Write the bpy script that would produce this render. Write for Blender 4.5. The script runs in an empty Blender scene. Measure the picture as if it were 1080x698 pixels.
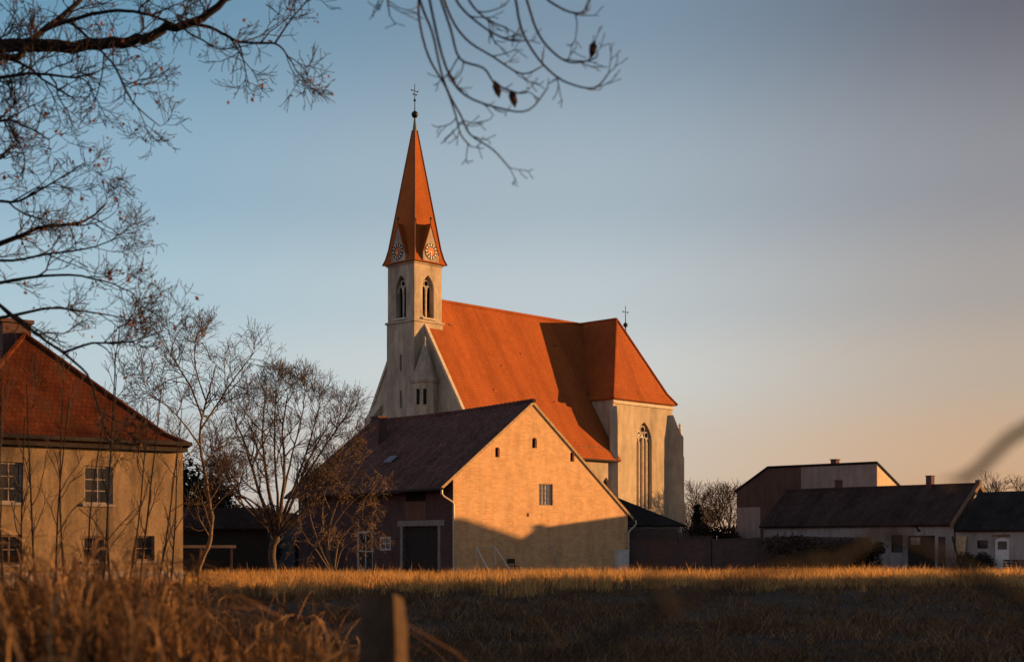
import bpy, math, random
import numpy as np
from mathutils import Vector, Matrix
from mathutils.geometry import tessellate_polygon
R = math.radians
random.seed(7)
C = bpy.context.scene.collection
SC = bpy.context.scene

# ------------------------------------------------------------------ camera, sky, sun, exposure
EYE = 1.7
cam = bpy.data.objects.new('camera', bpy.data.cameras.new('camera'))
C.objects.link(cam)
cam.location = (0, 0, EYE)
cam.rotation_euler = (R(90), 0, 0)
cam.data.lens = 50
cam.data.sensor_width = 36
cam.data.shift_y = (575 - 349) / 1080
cam.data.clip_start = 0.05
cam.data.clip_end = 6000
cam.data.dof.use_dof = True
cam.data.dof.focus_distance = 95
cam.data.dof.aperture_fstop = 2.3
SC.camera = cam

SUN_AZ, SUN_EL = 75.2, 5.8          # azimuth from +Y towards +X
world = bpy.data.worlds.new('World')
SC.world = world
world.use_nodes = True
EXPO, SKY_K = 1.0, 0.1
wn = world.node_tree
sky = wn.nodes.new('ShaderNodeTexSky')
sky.sky_type = 'NISHITA'
sky.sun_disc = False
sky.sun_elevation = R(SUN_EL)
sky.sun_rotation = R(SUN_AZ)
sky.altitude = 200
sky.air_density = 1.0
sky.dust_density = 2.5
sky.ozone_density = 1.6
# the evening sky: cool away from the sun, dusty violet and orange towards it (by direction only)
def s2l(c):
    return [((v / 255 + .055) / 1.055) ** 2.4 / (2 ** EXPO * SKY_K) for v in c]
SKY_Z = (0.0, .06, .12, .17, .24, .36, 1.0)
SKY_COL = (
    (-1.0, ((255, 214, 204), (255, 222, 216), (252, 220, 222), (242, 215, 220), (215, 202, 216), (150, 155, 174), (40, 50, 64))),
    (-.05, ((196, 186, 178), (192, 196, 198), (192, 209, 216), (174, 201, 214), (147, 180, 201), (104, 150, 178), (36, 47, 60))),
    (.276, ((214, 186, 160), (212, 199, 186), (210, 213, 212), (193, 203, 208), (168, 184, 195), (124, 147, 167), (36, 47, 60))),
    (.58, ((208, 150, 105), (206, 168, 136), (188, 168, 151), (168, 158, 153), (145, 142, 147), (98, 92, 101), (36, 46, 58))),
    (1.0, ((240, 165, 90), (235, 170, 110), (205, 165, 130), (175, 155, 140), (150, 145, 148), (110, 108, 118), (36, 46, 58))))
geo_in = wn.nodes.new('ShaderNodeTexCoord')
sep = wn.nodes.new('ShaderNodeSeparateXYZ')
wn.links.new(geo_in.outputs['Generated'], sep.inputs[0])
dotn = wn.nodes.new('ShaderNodeVectorMath'); dotn.operation = 'DOT_PRODUCT'
dotn.inputs[1].default_value = (math.sin(R(SUN_AZ)), math.cos(R(SUN_AZ)), 0)
wn.links.new(geo_in.outputs['Generated'], dotn.inputs[0])
prev = None
for k, (dv, cols) in enumerate(SKY_COL):
    rp = wn.nodes.new('ShaderNodeValToRGB')
    rp.color_ramp.interpolation = 'EASE'
    el = rp.color_ramp.elements
    while len(el) < len(SKY_Z): el.new(.5)
    for j, z in enumerate(SKY_Z):
        el[j].position = z; el[j].color = (*s2l(cols[j]), 1)
    wn.links.new(sep.outputs['Z'], rp.inputs[0])
    if prev is None:
        prev = rp.outputs[0]; pd = dv; continue
    mr = wn.nodes.new('ShaderNodeMapRange'); mr.interpolation_type = 'SMOOTHSTEP'
    mr.inputs['From Min'].default_value = pd; mr.inputs['From Max'].default_value = dv
    wn.links.new(dotn.outputs['Value'], mr.inputs['Value'])
    mx = wn.nodes.new('ShaderNodeMix'); mx.data_type = 'RGBA'
    wn.links.new(mr.outputs[0], mx.inputs[0]); wn.links.new(prev, mx.inputs[6]); wn.links.new(rp.outputs[0], mx.inputs[7])
    prev = mx.outputs[2]; pd = dv
mx = wn.nodes.new('ShaderNodeMix'); mx.data_type = 'RGBA'
mx.inputs[0].default_value = .9
wn.links.new(sky.outputs[0], mx.inputs[6]); wn.links.new(prev, mx.inputs[7])
wn.links.new(mx.outputs[2], wn.nodes['Background'].inputs[0])
wn.nodes['Background'].inputs[1].default_value = SKY_K

S = Vector((math.sin(R(SUN_AZ)) * math.cos(R(SUN_EL)), math.cos(R(SUN_AZ)) * math.cos(R(SUN_EL)), math.sin(R(SUN_EL))))
sun = bpy.data.objects.new('sun', bpy.data.lights.new('sun', 'SUN'))
C.objects.link(sun)
sun.rotation_euler = (-S).to_track_quat('-Z', 'Y').to_euler()
sun.data.energy = 5.0
sun.data.angle = R(0.5)
sun.data.color = (1.0, 0.5, 0.17)
SC.view_settings.view_transform = 'Standard'
SC.view_settings.look = 'None'
SC.view_settings.gamma = 1
SC.view_settings.use_curve_mapping = False
SC.view_settings.exposure = EXPO
SC.cycles.max_bounces = 6
SC.cycles.use_denoising = True

# ------------------------------------------------------------------ helpers
Z = Vector((0, 0, 1))

def at(px, py, Y):
    """a point at distance Y, from a direction given on a 1080 x 698 grid"""
    return Vector(((px - 540) / 1500 * Y, Y, EYE + (575 - py) / 1500 * Y))

class MB:
    def __init__(s):
        s.v, s.f = [], []
    def poly(s, pts):
        i = len(s.v)
        s.v += [tuple(p) for p in pts]
        s.f.append(tuple(range(i, i + len(pts))))
    def mesh(s, vs, fs):
        i = len(s.v)
        s.v += [tuple(p) for p in vs]
        s.f += [tuple(i + k for k in f) for f in fs]
    def hexa(s, p):           # 8 corners: bottom 0-3 and top 4-7, counter-clockwise from above
        s.mesh(p, [(3, 2, 1, 0), (4, 5, 6, 7), (0, 1, 5, 4), (1, 2, 6, 5), (2, 3, 7, 6), (3, 0, 4, 7)])
    def box(s, x0, x1, y0, y1, z0, z1):
        s.hexa([(x0, y0, z0), (x1, y0, z0), (x1, y1, z0), (x0, y1, z0), (x0, y0, z1), (x1, y0, z1), (x1, y1, z1), (x0, y1, z1)])
    def prism(s, pts, vec):
        n = len(pts)
        pts = [Vector(p) for p in pts]
        q = [p + Vector(vec) for p in pts]
        s.mesh(pts + q, [tuple(reversed(range(n))), tuple(range(n, 2 * n))] + [(k, (k + 1) % n, n + (k + 1) % n, n + k) for k in range(n)])
    def slab(s, pts, t):      # roof slab: polygon thickened downwards along its normal
        pts = [Vector(p) for p in pts]
        nn = (pts[1] - pts[0]).cross(pts[-1] - pts[0]).normalized()
        if nn.z < 0:
            pts.reverse(); nn = -nn
        s.prism([p - nn * t for p in pts], nn * t)
    def tube(s, path, rad, n=6, cap=True):
        path = [Vector(p) for p in path]
        if not hasattr(rad, '__len__'):
            rad = [rad] * len(path)
        i0 = len(s.v)
        t0 = (path[1] - path[0]).normalized()
        a = t0.orthogonal().normalized()
        for k, p in enumerate(path):
            t = (path[min(k + 1, len(path) - 1)] - path[max(k - 1, 0)])
            if t.length < 1e-9: t = t0.copy()
            t.normalize()
            a = (a - t * a.dot(t))
            a = a.normalized() if a.length > 1e-6 else t.orthogonal().normalized()
            b = t.cross(a)
            for j in range(n):
                w = 2 * math.pi * j / n
                s.v.append(tuple(p + (a * math.cos(w) + b * math.sin(w)) * rad[k]))
        for k in range(len(path) - 1):
            for j in range(n):
                A = i0 + k * n + j; B = i0 + k * n + (j + 1) % n
                s.f.append((A, B, B + n, A + n))
        if cap:
            s.f.append(tuple(reversed(range(i0, i0 + n))))
            m = i0 + (len(path) - 1) * n
            s.f.append(tuple(range(m, m + n)))
    def lathe(s, cx, cy, prof, n=12, a0=0.0):
        i0 = len(s.v)
        for (r, z) in prof:
            for j in range(n):
                w = a0 + 2 * math.pi * j / n
                s.v.append((cx + r * math.cos(w), cy + r * math.sin(w), z))
        for k in range(len(prof) - 1):
            for j in range(n):
                A = i0 + k * n + j; B = i0 + k * n + (j + 1) % n
                s.f.append((A, B, B + n, A + n))
        s.f.append(tuple(reversed(range(i0, i0 + n))))
        m = i0 + (len(prof) - 1) * n
        s.f.append(tuple(range(m, m + n)))
    def wall(s, W, outer, holes=(), reveal=0.25):
        """wall sheet in frame W with openings and their jambs"""
        loops = [[W.p(a, z) for a, z in outer]] + [[W.p(a, z) for a, z in hh] for hh in holes]
        flat = [p for l in loops for p in l]
        tris = tessellate_polygon(loops)
        i = len(s.v)
        s.v += [tuple(p) for p in flat]
        for t in tris:
            A, B, D = (flat[k] for k in t)
            if (B - A).cross(D - A).dot(W.n) < 0: t = (t[0], t[2], t[1])
            s.f.append(tuple(i + k for k in t))
        for hh in holes:
            for k in range(len(hh)):
                a, b = hh[k], hh[(k + 1) % len(hh)]
                s.poly([W.p(*a), W.p(*b), W.p(*b, reveal), W.p(*a, reveal)])
    def wbox(s, W, a0, a1, z0, z1, d0, d1):   # box in wall frame; d runs inwards, negative stands proud
        s.hexa([W.p(a0, z0, d0), W.p(a1, z0, d0), W.p(a1, z0, d1), W.p(a0, z0, d1), W.p(a0, z1, d0), W.p(a1, z1, d0), W.p(a1, z1, d1), W.p(a0, z1, d1)])
    def build(s, name, mat, parent=None, smooth=False):
        me = bpy.data.meshes.new(name)
        me.from_pydata(s.v, [], s.f)
        me.validate()
        uv = me.uv_layers.new(name='UVMap')
        co = np.empty(len(me.vertices) * 3); me.vertices.foreach_get('co', co); co = co.reshape(-1, 3)
        n = len(me.loops)
        li = np.empty(n, int); me.loops.foreach_get('vertex_index', li)
        npoly = len(me.polygons)
        nor = np.empty(npoly * 3); me.polygons.foreach_get('normal', nor); nor = nor.reshape(-1, 3)
        tot = np.empty(npoly, int); me.polygons.foreach_get('loop_total', tot)
        N = np.repeat(nor, tot, axis=0)
        P = co[li]
        ux = np.stack([-N[:, 1], N[:, 0], np.zeros(n)], 1)
        L = np.linalg.norm(ux, axis=1)
        flat = L < .15
        ux[flat] = (1, 0, 0); L[flat] = 1
        ux /= L[:, None]
        vx = np.cross(N, ux)
        uvs = np.stack([(P * ux).sum(1), (P * vx).sum(1)], 1).astype(np.float32).ravel()
        uv.data.foreach_set('uv', uvs)
        if smooth: me.polygons.foreach_set('use_smooth', [True] * npoly)
        me.materials.append(mat)
        o = bpy.data.objects.new(name, me)
        C.objects.link(o)
        o.parent = parent
        return o

class Wl:
    """wall frame: origin, horizontal direction, outward normal"""
    def __init__(s, o, ux, n):
        s.o, s.u, s.n = Vector(o), Vector(ux).normalized(), Vector(n).normalized()
    def p(s, a, z, d=0):
        return s.o + s.u * a + Z * z - s.n * d

def tag(o, label=None, cat=None, group=None, kind=None):
    if label: o['label'] = label
    if cat: o['category'] = cat
    if group: o['group'] = group
    if kind: o['kind'] = kind
    return o

def thing(name, label, cat, loc=(0, 0, 0), rz=0, group=None):
    o = bpy.data.objects.new(name, None)
    C.objects.link(o)
    o.location = loc
    o.rotation_euler = (0, 0, rz)
    o.empty_display_size = .3
    return tag(o, label, cat, group)

def rect(a0, a1, z0, z1):
    return [(a0, z0), (a1, z0), (a1, z1), (a0, z1)]

def arch(cx, z0, w, zs, zt, n=7):
    """pointed arch outline, counter-clockwise"""
    h = w / 2
    r = []
    for k in range(n + 1):
        t = k / n * math.pi / 3
        r.append((cx - h + w * math.cos(t), zs + math.sin(t) / math.sin(math.pi / 3) * (zt - zs)))
    l = [(2 * cx - x, z) for x, z in reversed(r[:-1])]
    return [(cx - h, z0), (cx + h, z0)] + r + l

# ------------------------------------------------------------------ materials
def nodes(name, rough):
    m = bpy.data.materials.new(name)
    m.use_nodes = True
    t = m.node_tree
    b = t.nodes['Principled BSDF']
    b.inputs['Roughness'].default_value = rough
    b.inputs['Specular IOR Level'].default_value = 0.25
    return m, t, b

def N_(t, kind, **kw):
    n = t.nodes.new(kind)
    for k, v in kw.items():
        if k in n.inputs: n.inputs[k].default_value = v
        else: setattr(n, k, v)
    return n

def rgba(c): return (c[0], c[1], c[2], 1)

def ramp(t, src, stops):
    r = t.nodes.new('ShaderNodeValToRGB')
    e = r.color_ramp.elements
    while len(e) < len(stops): e.new(.5)
    for k, (p, c) in enumerate(stops):
        e[k].position = p; e[k].color = rgba(c)
    t.links.new(src, r.inputs[0])
    return r.outputs[0]

def mix(t, fac, a, b, mode='MIX'):
    m = t.nodes.new('ShaderNodeMix')
    m.data_type = 'RGBA'; m.blend_type = mode
    for sock, v in ((m.inputs[0], fac), (m.inputs[6], a), (m.inputs[7], b)):
        if hasattr(v, 'links'): t.links.new(v, sock)
        elif hasattr(v, '__len__'): sock.default_value = rgba(v)
        else: sock.default_value = v
    return m.outputs[2]

def noise(t, scale, detail=4, vec=None, rough=.55):
    n = N_(t, 'ShaderNodeTexNoise', Scale=scale, Detail=detail, Roughness=rough)
    if vec is None:
        vec = t.nodes.new('ShaderNodeTexCoord').outputs['Object']
    t.links.new(vec, n.inputs['Vector'])
    return n.outputs['Fac']

def scaled(t, vec, s):
    m = N_(t, 'ShaderNodeMapping')
    m.inputs['Scale'].default_value = s
    t.links.new(vec, m.inputs['Vector'])
    return m.outputs[0]

def bump(t, b, h, strength, dist=.02):
    n = N_(t, 'ShaderNodeBump', Strength=strength, Distance=dist)
    t.links.new(h, n.inputs['Height'])
    t.links.new(n.outputs[0], b.inputs['Normal'])

def plain(name, col, rough=.8, var=.25, scale=6, bs=.3, bscale=30):
    m, t, b = nodes(name, rough)
    f = noise(t, scale)
    c = ramp(t, f, [(.3, [x * (1 - var) for x in col]), (.7, [min(1, x * (1 + var)) for x in col])])
    t.links.new(c, b.inputs['Base Color'])
    if bs: bump(t, b, noise(t, bscale, 3), bs)
    return m

def plaster(name, col, stain, amount=.6, scale=.5, fine=.12):
    m, t, b = nodes(name, .9)
    oc = t.nodes.new('ShaderNodeTexCoord').outputs['Object']
    f1 = noise(t, scale, 6, scaled(t, oc, (1, 1, .35)), .62)
    c = mix(t, ramp(t, f1, [(.42, (0, 0, 0)), (.72, (amount,) * 3)]), col, stain)
    f2 = noise(t, 9, 5, oc)
    c = mix(t, 1.0, c, ramp(t, f2, [(.25, (1 - fine,) * 3), (.75, (1,) * 3)]), 'MULTIPLY')
    f3 = noise(t, 2.2, 7, scaled(t, oc, (1, 1, .16)), .7)      # rain streaks
    c = mix(t, 1.0, c, ramp(t, f3, [(.32, (1 - fine * 1.3,) * 3), (.55, (1,) * 3)]), 'MULTIPLY')
    vo = N_(t, 'ShaderNodeTexVoronoi', Scale=1.7)               # patched render
    t.links.new(oc, vo.inputs['Vector'])
    c = mix(t, fine * .9, c, mix(t, 1.0, c, ramp(t, vo.outputs['Color'], [(.2, (.55,) * 3), (.8, (1.1,) * 3)]), 'MULTIPLY'))
    t.links.new(c, b.inputs['Base Color'])
    bump(t, b, noise(t, 22, 6, oc), .5, .03)
    return m

def brick(name, c1, c2, mortar, bw=.27, bh=.085, patch=None, pamt=.7, bs=.6):
    m, t, b = nodes(name, .9)
    uv = t.nodes.new('ShaderNodeTexCoord').outputs['UV']
    oc = t.nodes.new('ShaderNodeTexCoord').outputs['Object']
    k = N_(t, 'ShaderNodeTexBrick', Scale=1.0)
    k.inputs['Brick Width'].default_value = bw
    k.inputs['Row Height'].default_value = bh
    k.inputs['Mortar Size'].default_value = .009
    k.inputs['Color1'].default_value = rgba(c1)
    k.inputs['Color2'].default_value = rgba(c2)
    k.inputs['Mortar'].default_value = rgba(mortar)
    k.inputs['Bias'].default_value = -.1
    t.links.new(uv, k.inputs['Vector'])
    c = k.outputs['Color']
    f2 = noise(t, 1.6, 6, oc, .65)
    c = mix(t, 1.0, c, ramp(t, f2, [(.3, (.82,) * 3), (.7, (1.05,) * 3)]), 'MULTIPLY')
    f4 = noise(t, 1.3, 7, scaled(t, oc, (1, 1, .2)), .7)
    c = mix(t, 1.0, c, ramp(t, f4, [(.3, (.78,) * 3), (.55, (1.04,) * 3)]), 'MULTIPLY')
    if patch:
        f = noise(t, .55, 5, oc, .6)
        c = mix(t, ramp(t, f, [(.5, (0,) * 3), (.62, (pamt,) * 3)]), c, patch)
    t.links.new(c, b.inputs['Base Color'])
    bump(t, b, mix(t, .5, k.outputs['Fac'], noise(t, 40, 3, oc), 'SUBTRACT'), bs, .02)
    return m

def tiles(name, c1, c2, dark, rough=.75, tw=.2, th=.32, moss=None, soft=0):
    m, t, b = nodes(name, rough)
    uv = t.nodes.new('ShaderNodeTexCoord').outputs['UV']
    oc = t.nodes.new('ShaderNodeTexCoord').outputs['Object']
    k = N_(t, 'ShaderNodeTexBrick', Scale=1.0)
    k.inputs['Brick Width'].default_value = tw
    k.inputs['Row Height'].default_value = th
    k.inputs['Mortar Size'].default_value = .012
    k.inputs['Color1'].default_value = rgba(c1)
    k.inputs['Color2'].default_value = rgba(c2)
    k.inputs['Mortar'].default_value = rgba(dark)
    t.links.new(uv, k.inputs['Vector'])
    f2 = noise(t, .55, 7, oc, .7)
    c = mix(t, 1.0, k.outputs['Color'], ramp(t, f2, [(.3, (.62 + soft * .25,) * 3), (.55, (1,) * 3), (.75, (1.15 - soft * .1,) * 3)]), 'MULTIPLY')
    f5 = noise(t, .35, 3, scaled(t, uv, (1, .03, 1)), .6)
    c = mix(t, 1.0, c, ramp(t, f5, [(.42, (.86,) * 3), (.5, (1.0,) * 3), (.6, (1.08,) * 3)]), 'MULTIPLY')
    f3 = noise(t, 1.8, 7, scaled(t, uv, (1, .12, 1)), .75)
    c = mix(t, 1.0, c, ramp(t, f3, [(.3, (.68 + soft * .2,) * 3), (.62, (1.08 - soft * .04,) * 3)]), 'MULTIPLY')
    if moss:
        f = noise(t, 1.1, 6, oc, .65)
        c = mix(t, ramp(t, f, [(.52, (0,) * 3), (.7, (.7,) * 3)]), c, moss)
    b.inputs['Specular IOR Level'].default_value = .04
    t.links.new(c, b.inputs['Base Color'])
    w = N_(t, 'ShaderNodeTexWave', Scale=.5 / th)
    w.wave_type = 'BANDS'; w.bands_direction = 'Y'; w.wave_profile = 'SAW'
    t.links.new(uv, w.inputs['Vector'])
    hgt = mix(t, .5, w.outputs['Fac'], k.outputs['Fac'], 'SUBTRACT')
    bump(t, b, hgt, .35, .03)
    return m

def glass(name, col, rough=.12):
    m, t, b = nodes(name, rough)
    b.inputs['Base Color'].default_value = rgba(col)
    b.inputs['Specular IOR Level'].default_value = .6
    return m

def metal(name, col, rough=.5):
    m = plain(name, col, rough, .2, 9, .1)
    m.node_tree.nodes['Principled BSDF'].inputs['Metallic'].default_value = .5
    return m

def foliage(name, stops, rough=.8, trans=.0):
    m, t, b = nodes(name, rough)
    g = t.nodes.new('ShaderNodeNewGeometry')
    c = ramp(t, g.outputs['Random Per Island'], stops)
    f = noise(t, .35, 4, g.outputs['Position'])
    c = mix(t, 1.0, c, ramp(t, f, [(.3, (.6,) * 3), (.7, (1.15,) * 3)]), 'MULTIPLY')
    t.links.new(c, b.inputs['Base Color'])
    b.inputs['Specular IOR Level'].default_value = .1
    if trans:
        tr = t.nodes.new('ShaderNodeBsdfTranslucent')
        t.links.new(c, tr.inputs[0])
        ms = t.nodes.new('ShaderNodeMixShader')
        ms.inputs[0].default_value = trans
        t.links.new(b.outputs[0], ms.inputs[1]); t.links.new(tr.outputs[0], ms.inputs[2])
        t.links.new(ms.outputs[0], t.nodes['Material Output'].inputs[0])
    return m

M = dict(
    stone=plaster('church plaster', (.53, .44, .32), (.30, .25, .19), .9, .5, .2),
    towerstone=plaster('tower plaster', (.55, .45, .335), (.27, .225, .185), .95, .6, .27),
    trim=plain('pale stone trim', (.5, .43, .34), .85, .2, 4, .4),
    tile=tiles('clay roof tiles', (.37, .105, .030), (.325, .088, .026), (.24, .07, .024), soft=1),
    spire=tiles('spire tiles', (.42, .115, .028), (.365, .1, .025), (.24, .07, .02), .7, .16, .2, soft=1),
    hip=plain('dark hip tiles', (.14, .05, .03), .8, .3, 12),
    oldtile=tiles('old barn tiles', (.21, .108, .09), (.11, .055, .05), (.03, .016, .013), .9, .19, .3, (.06, .045, .036)),
    housetile=tiles('house tiles', (.125, .034, .015), (.08, .023, .011), (.035, .014, .009), .85, .19, .28, (.06, .032, .016)),
    darktile=tiles('dark roof tiles', (.085, .056, .048), (.062, .042, .038), (.03, .021, .019), .9),
    blackroof=tiles('black sheet roof', (.042, .038, .036), (.034, .031, .03), (.018, .017, .017), .85, .6, .4),
    gable=brick('yellow brick', (.73, .445, .22), (.61, .33, .155), (.74, .52, .31), bw=.34, bh=.12, patch=(.72, .46, .26), pamt=.25),
    redbrick=brick('dark red brick', (.115, .055, .05), (.08, .036, .034), (.11, .076, .068), patch=(.125, .078, .068), pamt=.5),
    wallbrick=brick('garden wall brick', (.12, .074, .064), (.085, .052, .047), (.095, .072, .065)),
    chimney=brick('chimney brick', (.30, .10, .06), (.22, .075, .045), (.22, .14, .1)),
    housewall=plaster('house plaster', (.33, .228, .13), (.14, .098, .064), 1.0, .8, .35),
    white=plaster('old whitewash', (.40, .355, .33), (.22, .19, .175), .8, .6, .25),
    graywall=plaster('grey render', (.30, .275, .265), (.20, .18, .17), .6, .4, .2),
    brownwall=plaster('brown render', (.11, .078, .066), (.075, .052, .045), .6, .5, .25),
    bluewall=plaster('bluish render', (.26, .27, .31), (.17, .17, .19), .6, .6, .2),
    whitewood=plain('white painted wood', (.62, .60, .58), .6, .15, 8, .2),
    wood=plain('weathered wood', (.16, .10, .065), .85, .35, 5, .5),
    palewood=plain('pale board', (.42, .29, .16), .8, .25, 5, .4),
    darkwood=plain('dark wood', (.035, .027, .023), .9, .3, 6, .4),
    concrete=plain('concrete', (.24, .20, .18), .9, .25, 4, .5),
    pane=glass('window glass', (.02, .021, .024)),
    paleglass=glass('pale leaded glass', (.36, .33, .30), .35),
    glassblock=plain('glass block', (.55, .50, .45), .3, .25, 5, .3),
    zinc=metal('zinc gutter', (.42, .38, .33), .5),
    iron=metal('black iron', (.03, .027, .025), .5),
    copper=plain('copper green', (.12, .15, .12), .6, .3, 9),
    clockdark=plain('clock dark ring', (.035, .022, .02), .6, .2, 9, 0),
    clockred=plain('clock centre', (.45, .13, .05), .6, .25, 9, 0),
    clocknum=plain('clock numerals', (.75, .68, .55), .5, .1, 9, 0),
    gold=plain('gilt hands', (.75, .52, .22), .4, .15, 9, 0),
    bark=plain('bark', (.075, .055, .042), .95, .4, 14, .8, 40),
    paintbark=plain('pale bark', (.13, .095, .068), .95, .4, 10, .8, 40),
    twig=plain('twigs', (.05, .034, .027), .9, .3, 3, 0),
    redtwig=plain('reddish twigs', (.028, .018, .016), .9, .3, 3, 0),
    leafdry=foliage('dry leaves', [(0, (.10, .03, .02)), (.5, (.16, .055, .03)), (1, (.24, .11, .06))], trans=.3),
    evergreen=foliage('dark evergreen', [(0, (.012, .015, .009)), (1, (.035, .035, .02))]),
    hedge=foliage('brown hedge', [(0, (.03, .021, .017)), (1, (.075, .05, .036))]),
    soil=None,
    darkbark=plain('dark bark', (.014, .011, .010), .95, .4, 14, .8, 40),
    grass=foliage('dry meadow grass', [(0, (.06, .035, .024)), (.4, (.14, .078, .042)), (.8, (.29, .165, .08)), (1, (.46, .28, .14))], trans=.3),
    sungrass=foliage('sunlit straw grass', [(0, (.30, .16, .055)), (.5, (.60, .345, .12)), (1, (.82, .53, .22))], trans=.5),  # straw colour lightened to carry the sunlight on the far belt
    straw=foliage('dry stems', [(0, (.03, .018, .012)), (.5, (.09, .048, .024)), (.78, (.23, .128, .06)), (1, (.50, .30, .14))], trans=.3),
    leafdark=plain('dark red leaf', (.05, .018, .012), .8, .3, 20, 0),
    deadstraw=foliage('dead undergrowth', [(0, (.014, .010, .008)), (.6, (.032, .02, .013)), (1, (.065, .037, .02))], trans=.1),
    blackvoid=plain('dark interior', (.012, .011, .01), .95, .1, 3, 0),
)
def soil_mat():
    m, t, b = nodes('meadow soil', .95)
    oc = t.nodes.new('ShaderNodeTexCoord').outputs['Object']
    c = ramp(t, noise(t, .25, 7, oc, .65), [(.3, (.03, .02, .015)), (.5, (.05, .032, .021)), (.7, (.08, .05, .03))])
    c2 = mix(t, 1.0, c, ramp(t, noise(t, 6, 5, oc), [(.3, (.5,) * 3), (.7, (1.2,) * 3)]), 'MULTIPLY')
    t.links.new(c2, b.inputs['Base Color'])
    bump(t, b, noise(t, 9, 6, oc), .8, .08)
    return m
M['soil'] = soil_mat()

# ------------------------------------------------------------------ ground
def gz(x, y):
    q = -.242 * x + .970 * y; s = .970 * x + .242 * y
    edge = 1 / (1 + math.exp(max(-40, min(40, (q - 58) / 1.3))))
    crest = 9.2 + .5 * math.sin(q * .21 + 1) + .35 * math.sin(q * .53) + .5 / (1 + math.exp(max(-40, min(40, (47 - q) / 2))))
    crest -= 3.2 / (1 + math.exp(max(-40, min(40, (q - 10) / 1.2))))  # crest dips here to let sun onto the post and near grass
    shade_bank = crest * edge * math.exp(-((s - 78) / 7) ** 2)  # unseen rise added beyond the right edge to shade the meadow
    return shade_bank + .10 * math.sin(x * .11 + .7) * math.sin(y * .13) * min(1, max(0, (78 - y) / 30)) + .05 * math.sin(x * .31 + y * .23) * min(1, max(0, (78 - y) / 20))
g = MB()
xs = [-3000, -900, -300, -120] + [-80 + 2.5 * k for k in range(69)] + [160, 400, 1000, 3000]
ys = [-300, -60, -20] + [2.5 * k for k in range(48)] + [180, 400, 1200, 5000]
gv = [(x, y, gz(x, y)) for y in ys for x in xs]
nx = len(xs)
g.mesh(gv, [(j * nx + i, j * nx + i + 1, (j + 1) * nx + i + 1, (j + 1) * nx + i) for j in range(len(ys) - 1) for i in range(nx - 1)])
tag(g.build('meadow_ground', M['soil'], smooth=True), kind='structure')

# ------------------------------------------------------------------ generic window / door pieces
def window(parent, W, a0, a1, z0, z1, nx=2, nz=2, frame=None, pane=None, depth=.14, bar=.06, name='window', label=None):
    f = MB()
    f.wbox(W, a0, a0 + bar, z0, z1, depth - .05, depth + .03)
    f.wbox(W, a1 - bar, a1, z0, z1, depth - .05, depth + .03)
    f.wbox(W, a0 + bar, a1 - bar, z0, z0 + bar, depth - .05, depth + .03)
    f.wbox(W, a0 + bar, a1 - bar, z1 - bar, z1, depth - .05, depth + .03)
    iw, ih = (a1 - a0 - 2 * bar), (z1 - z0 - 2 * bar)
    b2 = bar * .55
    for k in range(1, nx):
        x = a0 + bar + iw * k / nx
        f.wbox(W, x - b2 / 2, x + b2 / 2, z0 + bar, z1 - bar, depth - .03, depth + .02)
    for k in range(1, nz):
        z = z0 + bar + ih * k / nz
        f.wbox(W, a0 + bar, a1 - bar, z - b2 / 2, z + b2 / 2, depth - .035, depth + .025)
    o = f.build(name, frame or M['whitewood'], parent)
    p = MB()
    p.wbox(W, a0 + .01, a1 - .01, z0 + .01, z1 - .01, depth + .032, depth + .06)
    p.build('pane', pane or M['pane'], o)
    if label: o['label'] = label
    return o

# ------------------------------------------------------------------ church
CH = thing('church', 'tall gothic church with orange tiled roof, pointed clock spire and buttressed choir', 'church', (-7.897, 115, 0), R(46))
TW, TD = 3.15, 3.38                   # tower plan
EV, SC_Z = 24.85, 19.95               # spire eave, string course
cx, cy = TW / 2, TD / 2
tower = MB()
WS = Wl((0, 0, 0), (1, 0, 0), (0, -1, 0))            # sunlit face
WW = Wl((0, TD, 0), (0, -1, 0), (-1, 0, 0))          # west face, in shade
WN = Wl((TW, TD, 0), (-1, 0, 0), (0, 1, 0))
WE = Wl((TW, 0, 0), (0, 1, 0), (1, 0, 0))
belf = lambda w: arch(w / 2, 20.25, 1.24, 22.6, 23.75)
slits = [rect(TD * .5 - .10, TD * .5 + .16, 12.9, 14.3), rect(TD * .5 - .10, TD * .5 + .16, 15.95, 17.25)]
low = 0
for W, w, sl in ((WS, TW, []), (WW, TD, slits), (WN, TW, []), (WE, TD, [])):
    tower.wall(W, rect(0, w, low, SC_Z), sl, .5)
    inset = .06
    Wi = Wl(W.p(0, 0, inset), W.u, W.n)
    tower.wall(Wi, rect(inset, w - inset, SC_Z, EV), [belf(w)], .5)
    # inner face of the belfry wall
    Wb = Wl(W.p(0, 0, inset + .5), W.u, -W.n)
    tower.wall(Wb, rect(.5, w - .5, SC_Z, EV), [belf(w)], .01)
    tower.poly([W.p(0, SC_Z), W.p(w, SC_Z), W.p(w - .56, SC_Z + .001, .56), W.p(.56, SC_Z + .001, .56)])
tower.build('tower', M['towerstone'], CH)
for sl in slits:
    dk = MB()
    dk.wbox(WW, sl[0][0], sl[1][0], sl[0][1], sl[2][1], .3, .34)
    dk.build('tower_slit', M['blackvoid'], CH)
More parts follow.
